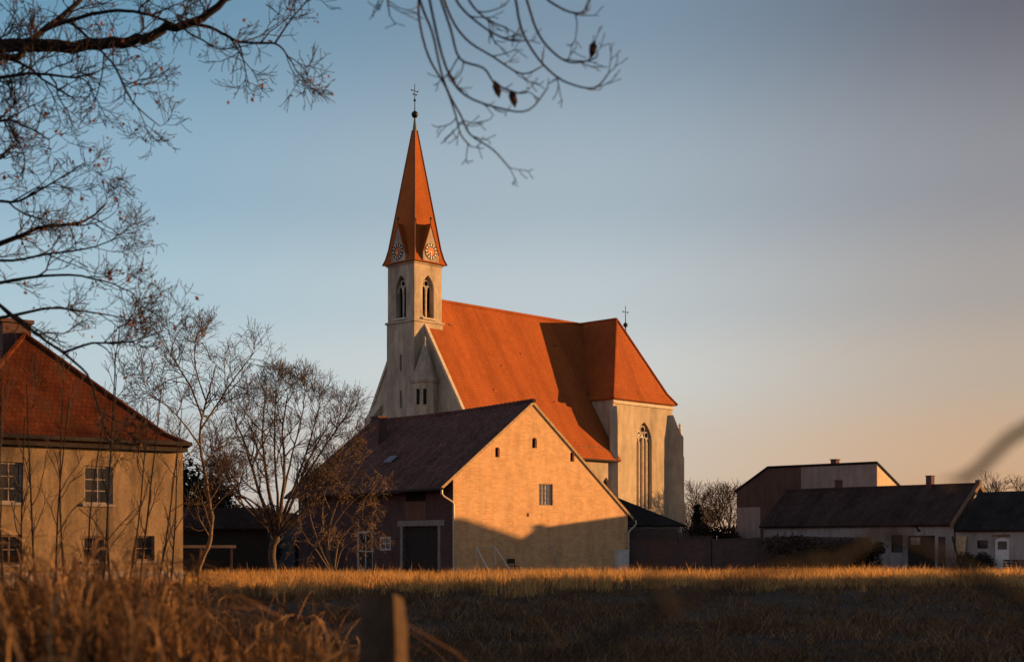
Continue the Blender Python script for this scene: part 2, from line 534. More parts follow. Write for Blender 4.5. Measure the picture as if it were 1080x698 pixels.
for W, w, zt in ((WN, TW, 23.8), (WE, TD, 21.2)):
    for k in range(int((zt - 20.3) / .28)):
        if W is WE and k == 1: continue
        lv = MB()
        z = 20.3 + k * .28
        lv.hexa([W.p(w / 2 - .62, z, .3), W.p(w / 2 + .62, z, .3), W.p(w / 2 + .62, z + .05, .3), W.p(w / 2 - .62, z + .05, .3), W.p(w / 2 - .62, z + .25, .48), W.p(w / 2 + .62, z + .25, .48), W.p(w / 2 + .62, z + .3, .48), W.p(w / 2 - .62, z + .3, .48)])
        lv.build('louvre', M['darkwood'], CH)
for ov, za, zb in ((.11, SC_Z - .1, SC_Z + .07), (.05, EV - .25, EV - .13)):
    st = MB()
    for W, w in ((WS, TW), (WW, TD), (WN, TW), (WE, TD)):
        st.wbox(W, -ov, w - ov, za, zb, -ov, .1)
    st.build('string_course', M['towerstone'], CH)
for W, w in ((WS, TW), (WW, TD), (WN, TW), (WE, TD)):
    m = MB()
    c0 = w / 2
    m.wbox(W, c0 - .05, c0 + .05, 20.25, 22.75, .3, .42)
    for s in (-1, 1):       # two small pointed heads and a circle
        pts = []
        for k in range(9):
            t = k / 8
            x = c0 + s * (.31 + .27 * math.cos(math.pi * t)); z = 22.35 + .55 * math.sin(math.pi * t) ** .8
            pts.append(W.p(x, z, .32))
        m.tube(pts, .06, 4)
    m.tube([W.p(c0 + .25 * math.cos(a * math.pi / 5), 23.1 + .25 * math.sin(a * math.pi / 5), .32) for a in range(11)], .055, 4)
    o = m.build('belfry_window', M['trim'], CH)
    s_ = MB()
    s_.wbox(W, c0 - .7, c0 + .7, 20.12, 20.25, -.1, .4)
    s_.build('sill', M['trim'], o)
# solid dark block added inside so the belfry openings look dark
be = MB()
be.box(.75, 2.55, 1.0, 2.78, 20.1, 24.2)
be.build('belfry_dark_block', M['blackvoid'], CH)

# spire: four sides, flared at the foot
prof = [(1.90 / 1.65, EV - .12), (1.72 / 1.65, EV + .35), (1.54 / 1.65, EV + 1.15), (.09, 35.9)]
sp = MB()
ring = lambda f, z: [(cx - cx * f, cy - cy * f, z), (cx + cx * f, cy - cy * f, z), (cx + cx * f, cy + cy * f, z), (cx - cx * f, cy + cy * f, z)]
rs = [ring(f, z) for f, z in prof]
for k in range(3):
    for j in range(4):
        sp.poly([rs[k][j], rs[k][(j + 1) % 4], rs[k + 1][(j + 1) % 4], rs[k + 1][j]])
sp.poly(list(reversed(rs[0])))
SPIRE = sp.build('spire', M['spire'], CH)
hp = MB()
for j in range(4):
    hp.tube([rs[k][j] for k in range(4)], [.07, .07, .07, .05], 5)
hp.build('hip_tile', M['hip'], SPIRE)
cap = MB()
cap.lathe(cx, cy, [(.2, 35.6), (.16, 36.1), (.07, 36.9), (.05, 37.0)], 8)
cap.build('spire_cap', M['copper'], SPIRE)
fx = MB()
fx.lathe(cx, cy, [(.03, 36.9), (.16, 36.95), (.27, 37.12), (.29, 37.2), (.27, 37.3), (.15, 37.45), (.04, 37.5), (.035, 38.25), (.11, 38.33), (.11, 38.4), (.03, 38.5), (.028, 39.7), (.01, 39.75)], 12)
def cross_arms(b, x, y, z, w, t):
    d = Vector((.69, -.72, 0)).normalized()
    # arms run along the ridge axis
    b.tube([(x - w, y, z), (x + w, y, z)], t, 6)
    for s in (-1, 1):
        b.lathe(x + s * w, y, [(.01, z - .09), (.075, z), (.01, z + .09)], 6)
cross_arms(fx, cx, cy, 39.15, .33, .03)
cross_arms(fx, cx, cy, 38.85, .16, .025)
fx.build('spire_cross', M['iron'], CH, True)

# clock gablets on the four faces
for W, w in ((WS, TW), (WW, TD), (WN, TW), (WE, TD)):
    c0 = w / 2
    gb = MB()
    out = [(c0 - .85, EV - .02), (c0 + .85, EV - .02), (c0 + .85, EV + .75), (c0, EV + 3.0), (c0 - .85, EV + .75)]
    gb.prism([W.p(a, z, -.27) for a, z in out], -W.n * .6)
    G = gb.build('clock_gable', M['towerstone'], CH)
    rf = MB()
    for s in (-1, 1):
        e0, r0 = W.p(c0 + s * .93, EV + .58, -.31), W.p(c0, EV + 3.08, -.31)
        rf.slab([e0, r0, W.p(c0, EV + 3.08, 1.4), W.p(c0 + s * .93, EV + .58, 1.4)], .06)
        # cheek
        rf.prism([W.p(c0 + s * .84, EV + .0, .34), W.p(c0 + s * .84, EV + .0, 1.2), W.p(c0 + s * .84, EV + .75, 1.2), W.p(c0 + s * .84, EV + .75, .34)], -W.u * s * .08)
    rf.build('gable_roof', M['spire'], G)
    for d, hgt in ((-.25, .55), (1.05, .45)):
        fn = MB()
        p = W.p(c0, EV + 3.05, d)
        fn.lathe(p.x, p.y, [(.035, p.z), (.03, p.z + hgt * .55), (.085, p.z + hgt * .7), (.085, p.z + hgt * .78), (.02, p.z + hgt)], 8)
        fn.tube([p + Z * hgt * .9 - W.u * .13, p + Z * hgt * .9 + W.u * .13], .022, 5)
        fn.build('gable_finial', M['iron'], G)
    cz = EV + .78
    def disc(b, r0, r1, d, n=28):
        for k in range(n):
            a, e = 2 * math.pi * k / n, 2 * math.pi * (k + 1) / n
            P = lambda r, t, dd: W.p(c0 + r * math.cos(t), cz + r * math.sin(t), dd)
            b.hexa([P(r0, a, d), P(r1, a, d), P(r1, a, d + .04), P(r0, a, d + .04), P(r0, e, d), P(r1, e, d), P(r1, e, d + .04), P(r0, e, d + .04)])
    ck = MB(); disc(ck, .36, .66, -.31)
    K = ck.build('clock', M['clockdark'], CH)
    c2 = MB(); disc(c2, 0.002, .36, -.305)
    c2.build('clock_centre', M['clockred'], K)
    for k in range(12):
        nm = MB()
        t = 2 * math.pi * k / 12
        di = Vector((math.cos(t), math.sin(t)))
        q = Vector((-di.y, di.x))
        cs = [di * .43 + q * .035, di * .43 - q * .035, di * .61 - q * .05, di * .61 + q * .05]
        nm.prism([W.p(c0 + v.x, cz + v.y, -.313) for v in cs], W.n * .015)
        nm.build('hour_mark', M['clocknum'], K)
    for t, ln, wd, dd in ((R(200), .34, .06, .33), (R(262), .5, .045, .345)):
        hd = MB()
        di = Vector((math.cos(t), math.sin(t))); q = Vector((-di.y, di.x))
        cs = [q * wd, -q * wd, di * ln - q * .015, di * ln + q * .015]
        hd.prism([W.p(c0 + v.x, cz + v.y, -dd) for v in cs], W.n * .012)
        hd.build('clock_hand', M['gold'], K)

# nave
NX0, NX1 = 1.25, 18.3
QYR = -2.6
RZ, RY = 22.2, cy
PS, PN = 1.63, 1.8
EYS, EYN = -6.53, 8.75                # eave lines (local y)
zs = lambda y: RZ - PS * (RY - y)
zn = lambda y: RZ - PN * (y - RY)
nw = MB()
WG = Wl((NX0, 0, 0), (0, -1, 0), (-1, 0, 0))
yS, yN = -6.1, 8.4
nw.wall(WG, [(-yN, 0), (-yS, 0), (-yS, zs(yS) - .1), (-RY, RZ - .15), (-yN, zn(yN) - .1)], [arch(3.3, 9.2, .9, 10.8, 11.6)], .4)
WSN = Wl((NX0, yS, 0), (1, 0, 0), (0, -1, 0))
nwin = [arch(3.2 + 4.1 * k, 3.0, 1.3, 6.2, 7.6) for k in range(4)]
nw.wall(WSN, rect(0, NX1 - NX0, 0, zs(yS) - .15), nwin, .35)
nw.wall(Wl((28.6, yN, 0), (-1, 0, 0), (0, 1, 0)), rect(0, 28.6 - NX0, 0, zn(yN) - .15))
nw.build('nave_wall', M['stone'], CH)
for hh in nwin:
    m = MB(); m.prism([WSN.p(a, z, .3) for a, z in hh], -WSN.n * .05); m.build('nave_window', M['pane'], CH)
m = MB(); m.prism([WG.p(a, z, .3) for a, z in arch(3.3, 9.2, .9, 10.8, 11.6)], -WG.n * .05); m.build('gable_window', M['blackvoid'], CH)
nr = MB()
def flare(x0, x1, ye, yr, zr, slope, sgn, fl=.5):
    """one pitch with a softened, bell-cast eave; returns polygons from eave to ridge"""
    pts = [(yr, zr)]
    y2 = ye - sgn * 1.1
    pts.append((y2, zr - slope * abs(yr - y2)))
    pts.append((ye, zr - slope * abs(yr - y2) - 1.1 * (slope - fl)))
    return pts
for ye, sl, sg in ((EYS, PS, -1), (EYN, PN, 1)):
    p = flare(0, 0, ye, RY, RZ, sl, sg, .25)
    xa, xb = NX0 + .1, (18.3 if sg < 0 else 28.9)
    for k in range(2):
        (y0, z0), (y1, z1) = p[k], p[k + 1]
        nr.slab([(xa, y0, z0), (xb, y0, z0), (xb, y1, z1), (xa, y1, z1)], .16)
nr.slab([(18.3, QYR, RZ - PS * (RY - QYR)), (28.9, QYR, RZ - PS * (RY - QYR)), (28.9, RY, RZ), (18.3, RY, RZ)], .16)
NR = nr.build('nave_roof', M['tile'], CH)
rt = MB()
rt.tube([(NX0 + 1.9, RY, RZ + .03), (28.9, RY, RZ + .03)], .13, 7)
rt.build('ridge_tile', M['tile'], NR)
gs = MB()
for k in range(2):
    z0 = 9.95 + .22 * k
    gs.tube([(13.6, EYS + .75, z0 - .05), (16.9, EYS + .75, z0 - .05)], .03, 5)
for k in range(6):
    gs.tube([(13.6 + .66 * k, EYS + .75, 9.7), (13.6 + .66 * k, EYS + .75, 10.2)], .03, 5)
gs.build('snow_guard', M['wood'], NR)
gt = MB()
gt.tube([(NX0 + .2, EYS - .08, 8.98), (17.9, EYS - .08, 8.98)], .08, 6)
gt.build('gutter', M['darkwood'], NR)
for x, dy in ((4.3, 1.2), (8.5, 3.2), (11.8, 2.3), (16.9, 1.5), (17.3, 3.9), (6.2, 4.6), (13.3, 4.9)):
    y = RY - dy; z = zs(y)
    v = MB()
    v.prism([(x - .16, y - .2, z - .34), (x + .16, y - .2, z - .34), (x + .16, y - .16, z - .14), (x - .16, y - .16, z - .14)], (0, .3, .1))
    v.build('roof_vent', M['tile'] if x not in (4.3, 16.9) else M['hip'], NR)
# gable coping
cp = MB()
for ye, sl in ((EYS + .1, PS), (EYN - .1, PN)):
    z1 = RZ - sl * abs(RY - ye)
    cp.prism([(NX0 - .14, RY, RZ - .1), (NX0 - .14, ye, z1 - .1), (NX0 - .14, ye, z1 + .32), (NX0 - .14, RY, RZ + .32)], (.32, 0, 0))
cp.build('gable_coping', M['trim'], CH)

# choir block with hipped roof
QX0, QX1, QY0, QY1 = 18.18, 26.96, -5.55, 9.0
QE = 14.55
cw = MB()
WC = Wl((QX0 + .15, QY0, 0), (1, 0, 0), (0, -1, 0))
CL = QX1 - QX0 - .3
gw = arch(4.35, 5.0, 2.2, 10.9, 12.75)
cw.wall(WC, rect(0, CL, 0, QE - .05), [gw], .55)
cw.wall(Wl((QX0 + .15, QY1, 0), (0, -1, 0), (-1, 0, 0)), rect(0, QY1 - QY0, 0, QE - .05))
cw.wall(Wl((QX1 - .15, QY0, 0), (0, 1, 0), (1, 0, 0)), rect(0, QY1 - QY0, 0, QE - .05), [arch(3.5, 5, 1.7, 11, 12.8)], .5)
cw.wall(Wl((QX1 - .15, QY1, 0), (-1, 0, 0), (0, 1, 0)), rect(0, CL, 0, QE - .05))
cw.build('choir_wall', M['stone'], CH)
tr = MB()
tr.prism([WC.p(a, z, .40) for a, z in gw], -WC.n * .05)
GW = tr.build('gothic_window', M['pane'], CH)
m = MB()
gc, gh = 4.35, 1.1
for k in (-1, 0, 1):
    m.wbox(WC, gc + k * .55 - .065, gc + k * .55 + .065, 5.0, 11.0 + (.35 if k == 0 else 0), .12, .39)
for k in range(4):
    c0 = gc - .825 + .55 * k
    m.tube([WC.p(c0 + .275 * math.cos(math.pi * j / 8), 10.9 + .5 * math.sin(math.pi * j / 8), .22) for j in range(9)], .065, 4)
for c0, z0, r in ((gc - .52, 11.6, .27), (gc + .52, 11.6, .27), (gc, 12.1, .3)):
    m.tube([WC.p(c0 + r * math.cos(math.pi * j / 6), z0 + r * math.sin(math.pi * j / 6), .22) for j in range(13)], .065, 4)
m.build('tracery', M['trim'], GW)
# roof (bell-cast): rings from eave to the short ridge
def hiproof(x0, x1, y0, y1, ze, zr, ry0, ry1, fl_in=.7, fl_up=.55, cut=None):
    xm = (x0 + x1) / 2
    b = MB()
    lower = [(x0, y0), (x1, y0), (x1, y1), (x0, y1)]
    f = fl_in
    mid = [(x0 + f, y0 + f * .8), (x1 - f, y0 + f * .8), (x1 - f, y1 - f * .8), (x0 + f, y1 - f * .8)]
    L = [Vector((x, y, ze)) for x, y in lower]
    Mi = [Vector((x, y, ze + fl_up)) for x, y in mid]
    A, B = Vector((xm, ry0, zr)), Vector((xm, ry1, zr))
    for j in range(4):
        b.slab([L[j], L[(j + 1) % 4], Mi[(j + 1) % 4], Mi[j]], .12)
    b.slab([Mi[0], Mi[1], A], .12); b.slab([Mi[2], Mi[3], B], .12)
    b.slab([Mi[1], Mi[2], B, A], .12); b.slab([Mi[3], Mi[0], A, B], .12)
    return b, L, Mi, A, B
b, L, Mi, A, B = hiproof(QX0 - .12, QX1 + .2, QY0 - .3, QY1 + .3, QE, 22.3, -2.39, 5.8, .75, .95)
QR = b.build('choir_roof', M['tile'], CH)
h2 = MB()
for k, e in ((0, A), (1, A), (2, B), (3, B)):
    h2.tube([L[k] + Z * .02, Mi[k] + Z * .02, e + Z * .02], .11, 6)
h2.tube([A + Z * .02, B + Z * .02], .12, 6)
h2.build('hip_tile', M['tile'], QR)
cn = MB()
cn.wbox(WC, -.08, CL + .08, QE - .42, QE - .16, -.14, .1)
cn.build('cornice', M['trim'], CH)
# apse end behind the choir block
ap = MB()
ap.wall(Wl((QX1, -2.2, 0), (1, 0, 0), (0, -1, 0)), rect(0, 2.6, 0, 13.5))
ap.build('apse_wall', M['stone'], CH)
ar = MB()
ar.slab([(26, -2.4, 13.5), (29.4, -2.4, 13.5), (28.9, RY, RZ - .1), (26, RY, RZ - .1)], .12)
ar.slab([(29.4, -2.4, 13.5), (29.4, 5.6, 13.5), (28.9, RY, RZ - .1)], .12)
ar.build('apse_roof', M['tile'], CH)
c2 = MB()
c2.lathe(28.85, RY, [(.1, RZ - .2), (.06, RZ + .3), (.05, RZ + .45), (.22, RZ + .6), (.24, RZ + .7), (.2, RZ + .82), (.04, RZ + .95), (.03, RZ + 2.5), (.01, RZ + 2.55)], 10)
cross_arms(c2, 28.85, RY, RZ + 1.95, .36, .03)
c2.build('choir_cross', M['iron'], CH, True)
def buttress(name, W, a0, a1, steps, fin=False, inn=0.02):
    """steps: list of (projection, z) from the ground up, weathered tops between them"""
    b = MB()
    pr = [(inn, 0)]
    for (d, z) in steps:
        pr.append((-d, z))
    pr.append((inn, steps[-1][1] + .001))
    b.prism([W.p(a0, z, d) for d, z in pr], W.u * (a1 - a0))
    o = b.build(name, M['stone'], CH)
    if fin:
        p = W.p((a0 + a1) / 2, steps[-2][1] + .1, -steps[-2][0] - .02)
        f = MB()
        f.lathe(p.x, p.y, [(.2, p.z - .6), (.17, p.z + .1), (.07, p.z + .45), (.13, p.z + .55), (.1, p.z + .68), (.02, p.z + .8)], 8)
        f.build('finial', M['trim'], o)
    return o
WSE = Wl((QX1 - .15, QY0, 0), (1, 1, 0), (1, -1, 0))
WSW = Wl((QX0 + .15, QY0, 0), (1, -1, 0), (-1, -1, 0))
buttress('buttress', WSE, -.42, .42, [(1.15, 0), (1.15, 5.2), (1.02, 5.5), (1.02, 9.7), (.95, 9.9), (.95, 11.6), (.65, 12.0), (.02, 13.6)], True, .45)
buttress('buttress', WSW, -.34, .34, [(1.3, 0), (1.3, 6), (1.1, 6.3), (1.1, 9.4), (.85, 9.8), (.85, 12.4), (.02, 13.9)], False, .4)
WT = Wl((NX0, 0, 0), (0, -1, 0), (-1, 0, 0))
buttress('buttress', WT, -6.3, -5.4, [(1.9, 0), (1.9, 10.5), (1.2, 11.6), (1.2, 12.3), (.02, 13.6)])
buttress('buttress', Wl((0, TD, 0), (-1, 0, 0), (0, 1, 0)), -.85, -.05, [(1.5, 0), (1.5, 11.0), (.7, 12.4), (.02, 13.3)])
for x in (3.0, 7.2, 11.3, 15.4):
    buttress('buttress', WSN, x - NX0 - .35, x - NX0 + .35, [(1.0, 0), (1.0, 4), (.7, 4.6), (.7, 6.6), (.02, 7.4)])
# stair turret beside the tower
tt = MB()
tt.lathe(.55, -.65, [(1.05, 0), (1.05, 14.75), (1.14, 14.8), (1.14, 14.95)], 10, .3)
TT = tt.build('stair_turret', M['towerstone'], CH)
t2 = MB()
t2.lathe(.55, -.65, [(1.2, 14.93), (.95, 15.5), (.06, 18.1), (.05, 18.2), (.12, 18.35), (.03, 18.6)], 10, .3)
t2.build('turret_roof', M['towerstone'], TT)
for ang in (R(196), R(228)):
    q = Vector((.55 + 1.045 * math.cos(ang), -.65 + 1.045 * math.sin(ang), 0)); d = Vector((math.cos(ang), math.sin(ang), 0)); u = Vector((-d.y, d.x, 0))
    sl = MB()
    sl.prism([q + u * .13 + Z * 13.0, q - u * .13 + Z * 13.0, q - u * .13 + Z * 14.25, q + u * .13 + Z * 14.25], -d * .12 + d * .0)
    o = sl.build('turret_slit', M['blackvoid'], TT)
    for v in o.data.vertices: v.co += d * .02

# ------------------------------------------------------------------ brick barn
BN = thing('brick_barn', 'brick barn with broad yellow brick gable and dark sagging tiled roof before the church', 'barn', (-3.513, 85, 0), R(38))
BW, BD = 14.13, 18.6
bx, bz = 6.11, 10.69
zl = lambda x: bz - .786 * (bx - x)
zr_ = lambda x: bz - .842 * (x - bx)
WB = Wl((0, 0, 0), (1, 0, 0), (0, -1, 0))
WL = Wl((0, BD, 0), (0, -1, 0), (-1, 0, 0))          # a = BD - y
gwin = rect(6.57, 7.72, 4.22, 5.56)
vents = [arch((a + b_) / 2, z0, b_ - a, z0 + .5, z1, 3) for a, b_, z0, z1 in ((3.16, 3.5, 7.1, 7.72), (6.06, 6.44, 7.78, 8.45), (9.18, 9.52, 7.05, 7.68))]
hole = rect(5.62, 5.8, 3.5, 3.72)
bm = MB()
bm.wall(WB, [(0, 0), (BW, 0), (BW, zr_(BW) - .18), (bx, bz - .18), (0, zl(0) - .18)], [gwin, hole] + vents, .28)
bm.build('gable_wall', M['gable'], BN)
bm = MB()
gate = rect(BD - 5.41, BD - 1.58, 0, 2.9)
hatch = rect(BD - 5.09, BD - 2.89, 4.45, 5.1)
fd = rect(BD - 10.92, BD - 8.95, 0, 2.64)
sw = rect(BD - 8.15, BD - 6.82, 1.4, 2.27)
bm.wall(WL, rect(0, BD, 0, zl(0) - .15), [gate, hatch, fd, sw, rect(BD - 15.2, BD - 14.2, 1.3, 2.3)], .3)
bm.wall(Wl((BW, BD, 0), (-1, 0, 0), (0, 1, 0)), [(0, 0), (BW, 0), (BW, zl(0) - .18), (BW - bx, bz - .18), (0, zr_(BW) - .18)])
bm.wall(Wl((BW, 0, 0), (0, 1, 0), (1, 0, 0)), rect(0, BD, 0, zr_(BW) - .15))
bm.build('side_wall', M['redbrick'], BN)
# roof with a slightly sagging, uneven surface
rf = MB()
rng = random.Random(3)
def sag_pitch(x_r, z_r, x_e, z_e, y0, y1, nxx=7, nyy=16, t=.2):
    grid = []
    for j in range(nyy + 1):
        y = y0 + (y1 - y0) * j / nyy
        row = []
        for i in range(nxx + 1):
            f = i / nxx
            sag = -.13 * math.sin(math.pi * j / nyy) * (1 - .4 * f) + .035 * rng.uniform(-1, 1) * (0 < j < nyy)
            row.append(Vector((x_r + (x_e - x_r) * f, y, z_r + (z_e - z_r) * f + sag)))
        grid.append(row)
    w = nxx + 1
    top = [p for r in grid for p in r]
    bot = [p - Z * t for p in top]
    n = len(top)
    fs = []
    flip = (x_e < x_r)
    for j in range(nyy):
        for i in range(nxx):
            q = (j * w + i, j * w + i + 1, (j + 1) * w + i + 1, (j + 1) * w + i)
            fs.append(q if not flip else tuple(reversed(q)))
            fs.append(tuple(n + k for k in (reversed(q) if not flip else q)))
    for j in range(nyy):
        for i in (0, nxx):
            a, b2 = j * w + i, (j + 1) * w + i
            fs.append((a, b2, n + b2, n + a))
    for i in range(nxx):
        for j in (0, nyy):
            a, b2 = j * w + i, j * w + i + 1
            fs.append((a, b2, n + b2, n + a))
    rf.mesh(top + bot, fs)
sag_pitch(bx, bz, -.9, zl(-.9), -.04, BD + .3)
sag_pitch(bx, bz, 14.6, zr_(14.6), -.04, BD + .3)
BR = rf.build('barn_roof', M['oldtile'], BN)
rt = MB()
for j in range(44):
    y = -.18 + j * .43
    s_ = -.13 * math.sin(math.pi * (y + .18) / (BD + .48))
    rt.tube([(bx, y, bz + .03 + s_ + rng.uniform(-.02, .02)), (bx, y + .45, bz + .05 + s_)], [.12, .14], 6)
rt.build('ridge_tile', M['oldtile'], BR)
sk = MB()
x0_, y0_ = 1.6, 9.3
sk.slab([(x0_, y0_, zl(x0_) + .06), (x0_ + .55, y0_, zl(x0_ + .55) + .06), (x0_ + .55, y0_ + .9, zl(x0_ + .55) + .06), (x0_, y0_ + .9, zl(x0_) + .06)], .08)
sk.build('skylight', M['bluewall'], BR)
vb = MB()
vb.prism([(bx, -.075, bz + .0), (-.95, -.075, zl(-.95)), (-.95, -.075, zl(-.95) - .2), (bx, -.075, bz - .2)], (0, .03, 0))
vb.prism([(bx, -.075, bz + .0), (14.65, -.075, zr_(14.65)), (14.65, -.075, zr_(14.65) - .2), (bx, -.075, bz - .2)], (0, .03, 0))
vb.build('verge_board', M['palewood'], BN)
cb = MB()
cb.box(3.55, 4.25, 13.8, 14.7, 8.3, 10.5); cb.box(3.48, 4.32, 13.73, 14.77, 10.5, 10.64)
cb.build('chimney', M['redbrick'], BN)
window(BN, WB, 6.57, 7.72, 4.22, 5.56, 4, 4, M['concrete'], M['glassblock'], .1, .05, 'glass_block_window')
for hh in vents + [hole]:
    m = MB(); m.prism([WB.p(a, z, .2) for a, z in hh], -WB.n * .04); m.build('wall_vent', M['blackvoid'], BN)
m = MB(); m.wbox(WL, BD - 5.41, BD - 1.58, 0, 2.9, .26, .3)
for k in range(12):
    a = BD - 5.38 + k * .316
    m.wbox(WL, a, a + .30, .05, 2.85, .2, .258)
GT = m.build('barn_gate', M['darkwood'], BN)
m = MB()
m.wbox(WL, BD - 5.7, BD - 5.41, 0, 2.9, -.03, .2); m.wbox(WL, BD - 1.58, BD - 1.3, 0, 2.9, -.03, .2); m.wbox(WL, BD - 6.0, BD - .9, 2.9, 3.25, -.04, .2)
m.build('gate_surround', M['concrete'], BN)
m = MB(); m.wbox(WL, BD - 5.09, BD - 2.89, 4.45, 5.1, .18, .22)
for k in range(7): m.wbox(WL, BD - 5.0 + k * .3, BD - 4.92 + k * .3, 4.45, 5.1, .1, .16)
m.build('loft_hatch', M['darkwood'], BN)
m = MB(); m.wbox(WL, BD - 5.15, BD - 2.85, 3.3, 4.43, -.035, .1)
m.build('infill_panel', brick('infill brick', (.19, .085, .06), (.15, .062, .045), (.15, .1, .08)), BN)
window(BN, WL, BD - 10.92, BD - 8.95, .02, 2.64, 2, 2, M['whitewood'], M['pane'], .1, .13, 'french_door')
window(BN, WL, BD - 8.15, BD - 6.82, 1.4, 2.27, 2, 2, M['whitewood'], M['pane'], .08, .1)
window(BN, WL, BD - 15.2, BD - 14.2, 1.3, 2.3, 2, 1, M['darkwood'], M['pane'], .12, .07)
gt = MB()
gt.tube([(-.98, -.3, zl(-.95) - .08), (-.98, BD + .2, zl(-.95) - .12)], .09, 6)
gt.build('gutter', M['darkwood'], BN)
dp = MB()
dp.tube([(-.98, -.2, 5.0), (-.98, -.2, 4.75), (-.85, -.2, 4.62), (-.2, -.18, 4.3), (-.08, -.16, 4.15), (-.08, -.16, .05)], .065, 8)
dp.build('downpipe', M['zinc'], BN)
gt = MB()
gt.tube([(14.68, -.3, zr_(14.6) - .1), (14.68, BD, zr_(14.6) - .14)], .09, 6)
gt.build('gutter', M['darkwood'], BN)
dp = MB()
dp.tube([(14.68, -.2, 3.4), (14.68, -.2, 3.1), (14.55, -.2, 2.98), (14.2, -.18, 2.72), (14.05, -.16, 2.55), (14.05, -.16, .05)], .065, 8)
dp.build('downpipe', M['zinc'], BN)
mb = MB()
mb.box(12.95, 13.85, -.42, -.02, .35, 1.35); mb.box(12.9, 13.9, -.46, -.01, 1.352, 1.42); mb.box(13.0, 13.8, -.40, -.05, .0, .348)
mb.box(13.03, 13.77, -.44, -.422, .42, 1.28)
mb.build('meter_box', M['whitewood'], BN)

def bpt(x, y, z):   # barn-local point to world
    c, s = math.cos(R(38)), math.sin(R(38))
    return Vector((-3.513 + c * x - s * y, 85 + s * x + c * y, z))
gf = MB()
gl = [bpt(1.65, -1.5, .03), bpt(1.3, -.55, 1.62), bpt(2.75, -.5, 1.6), bpt(3.3, -1.5, .03)]
gf.tube(gl, .045, 8)
gf.tube([bpt(1.6, -.35, .03), bpt(1.3, -.55, 1.58)], .03, 6); gf.tube([bpt(2.95, -.3, .03), bpt(2.75, -.5, 1.56)], .03, 6)
tag(gf.build('football_goal', M['whitewood']), 'small white tube football goal frame leaning by the brick gable', 'goal')
gf = MB(); gf.tube([bpt(7.75, -.9, .02), bpt(7.45, -.25, 1.7)], .04, 8)
tag(gf.build('metal_pole', M['zinc']), 'thin grey pole leaning against the sunlit barn gable', 'pole')
gf = MB()
for k in range(4):
    a, b_ = [(3.75, -.9), (4.3, -.9), (4.3, -.45), (3.75, -.45)][k]
    gf.tube([bpt(a, b_, .02), bpt(a, b_, .45 if k < 2 else .9)], .025, 6)
gf.hexa([bpt(3.72, -.93, .43), bpt(4.33, -.93, .43), bpt(4.33, -.42, .43), bpt(3.72, -.42, .43), bpt(3.72, -.93, .47), bpt(4.33, -.93, .47), bpt(4.33, -.42, .47), bpt(3.72, -.42, .47)])
gf.hexa([bpt(3.74, -.47, .6), bpt(4.31, -.47, .6), bpt(4.31, -.43, .6), bpt(3.74, -.43, .6), bpt(3.74, -.47, .9), bpt(4.31, -.47, .9), bpt(4.31, -.43, .9), bpt(3.74, -.43, .9)])
tag(gf.build('garden_chair', M['darkwood']), 'small dark garden chair beside the goal at the gable foot', 'chair')

# ------------------------------------------------------------------ old house at the left
HO = thing('old_house', 'ochre plastered old house with hipped red tiled roof at the left edge', 'house', (-13.186, 57, 0), R(37))
HW, HD, HE = 9.4, 11.0, 5.85
WH = Wl((-HW, 0, 0), (1, 0, 0), (0, -1, 0))
hwins = [(5.36, 6.5, 3.3, 4.75), (2.05, 3.0, 3.3, 4.8), (7.42, 8.2, 1.1, 2.08), (5.33, 6.15, 1.1, 2.06), (2.1, 3.0, 1.0, 2.1)]
hm = MB()
hm.wall(WH, rect(0, HW, 0, HE), [rect(*w) for w in hwins], .22)
hm.wall(Wl((0, 0, 0), (0, 1, 0), (1, 0, 0)), rect(0, HD, 0, HE), [rect(2, 3, 3.3, 4.7), rect(6, 7, 3.3, 4.7)], .22)
hm.wall(Wl((0, HD, 0), (-1, 0, 0), (0, 1, 0)), rect(0, HW, 0, HE))
hm.wall(Wl((-HW, HD, 0), (0, -1, 0), (-1, 0, 0)), rect(0, HD, 0, HE))
hm.build('house_wall', M['housewall'], HO)
b, L, Mi, A, B = hiproof(-HW - .35, .14, -.4, HD + .4, HE - .15, 10.25, 4.6, 6.6, .8, .42)
HR = b.build('house_roof', M['housetile'], HO)
h2 = MB()
for k, e in ((0, A), (1, A), (2, B), (3, B)): h2.tube([L[k], Mi[k], e], .11, 6)
h2.tube([A, B], .12, 6)
h2.build('hip_tile', M['housetile'], HR)
m = MB(); m.box(-HW - .25, .08, -.3, -.005, HE - .42, HE - .16); m.build('eave_board', M['darkwood'], HO)
m = MB(); m.tube([(-HW - .4, -.48, HE - .12), (.16, -.48, HE - .12)], .09, 6); m.build('gutter', M['darkwood'], HO)
m = MB(); m.box(-5.6, -4.45, 4.9, 5.7, 9.3, 10.75); m.box(-5.7, -4.35, 4.8, 5.8, 10.75, 10.9); m.build('chimney', M['redbrick'], HO)
for k, w in enumerate(hwins):
    up = w[2] > 3
    window(HO, WH, *w, 2, 3 if up else 2, M['wood'] if not up else M['concrete'], M['pane'], .15, .07)
WH2 = Wl((0, 0, 0), (0, 1, 0), (1, 0, 0))
for a in (2, 6): window(HO, WH2, a, a + 1, 3.3, 4.7, 2, 3, M['wood'], M['pane'], .15, .07)
m = MB()
m.box(-HW - .02, .03, -.03, -.001, 0, .7)
m.build('plinth', M['concrete'], HO)
for w in hwins:
    m = MB(); m.wbox(WH, w[0] - .08, w[1] + .08, w[2] - .1, w[2] - .001, -.09, .1); m.build('window_sill', M['concrete'], HO)

# ------------------------------------------------------------------ white farmhouses at the right
RL = R(43.4)
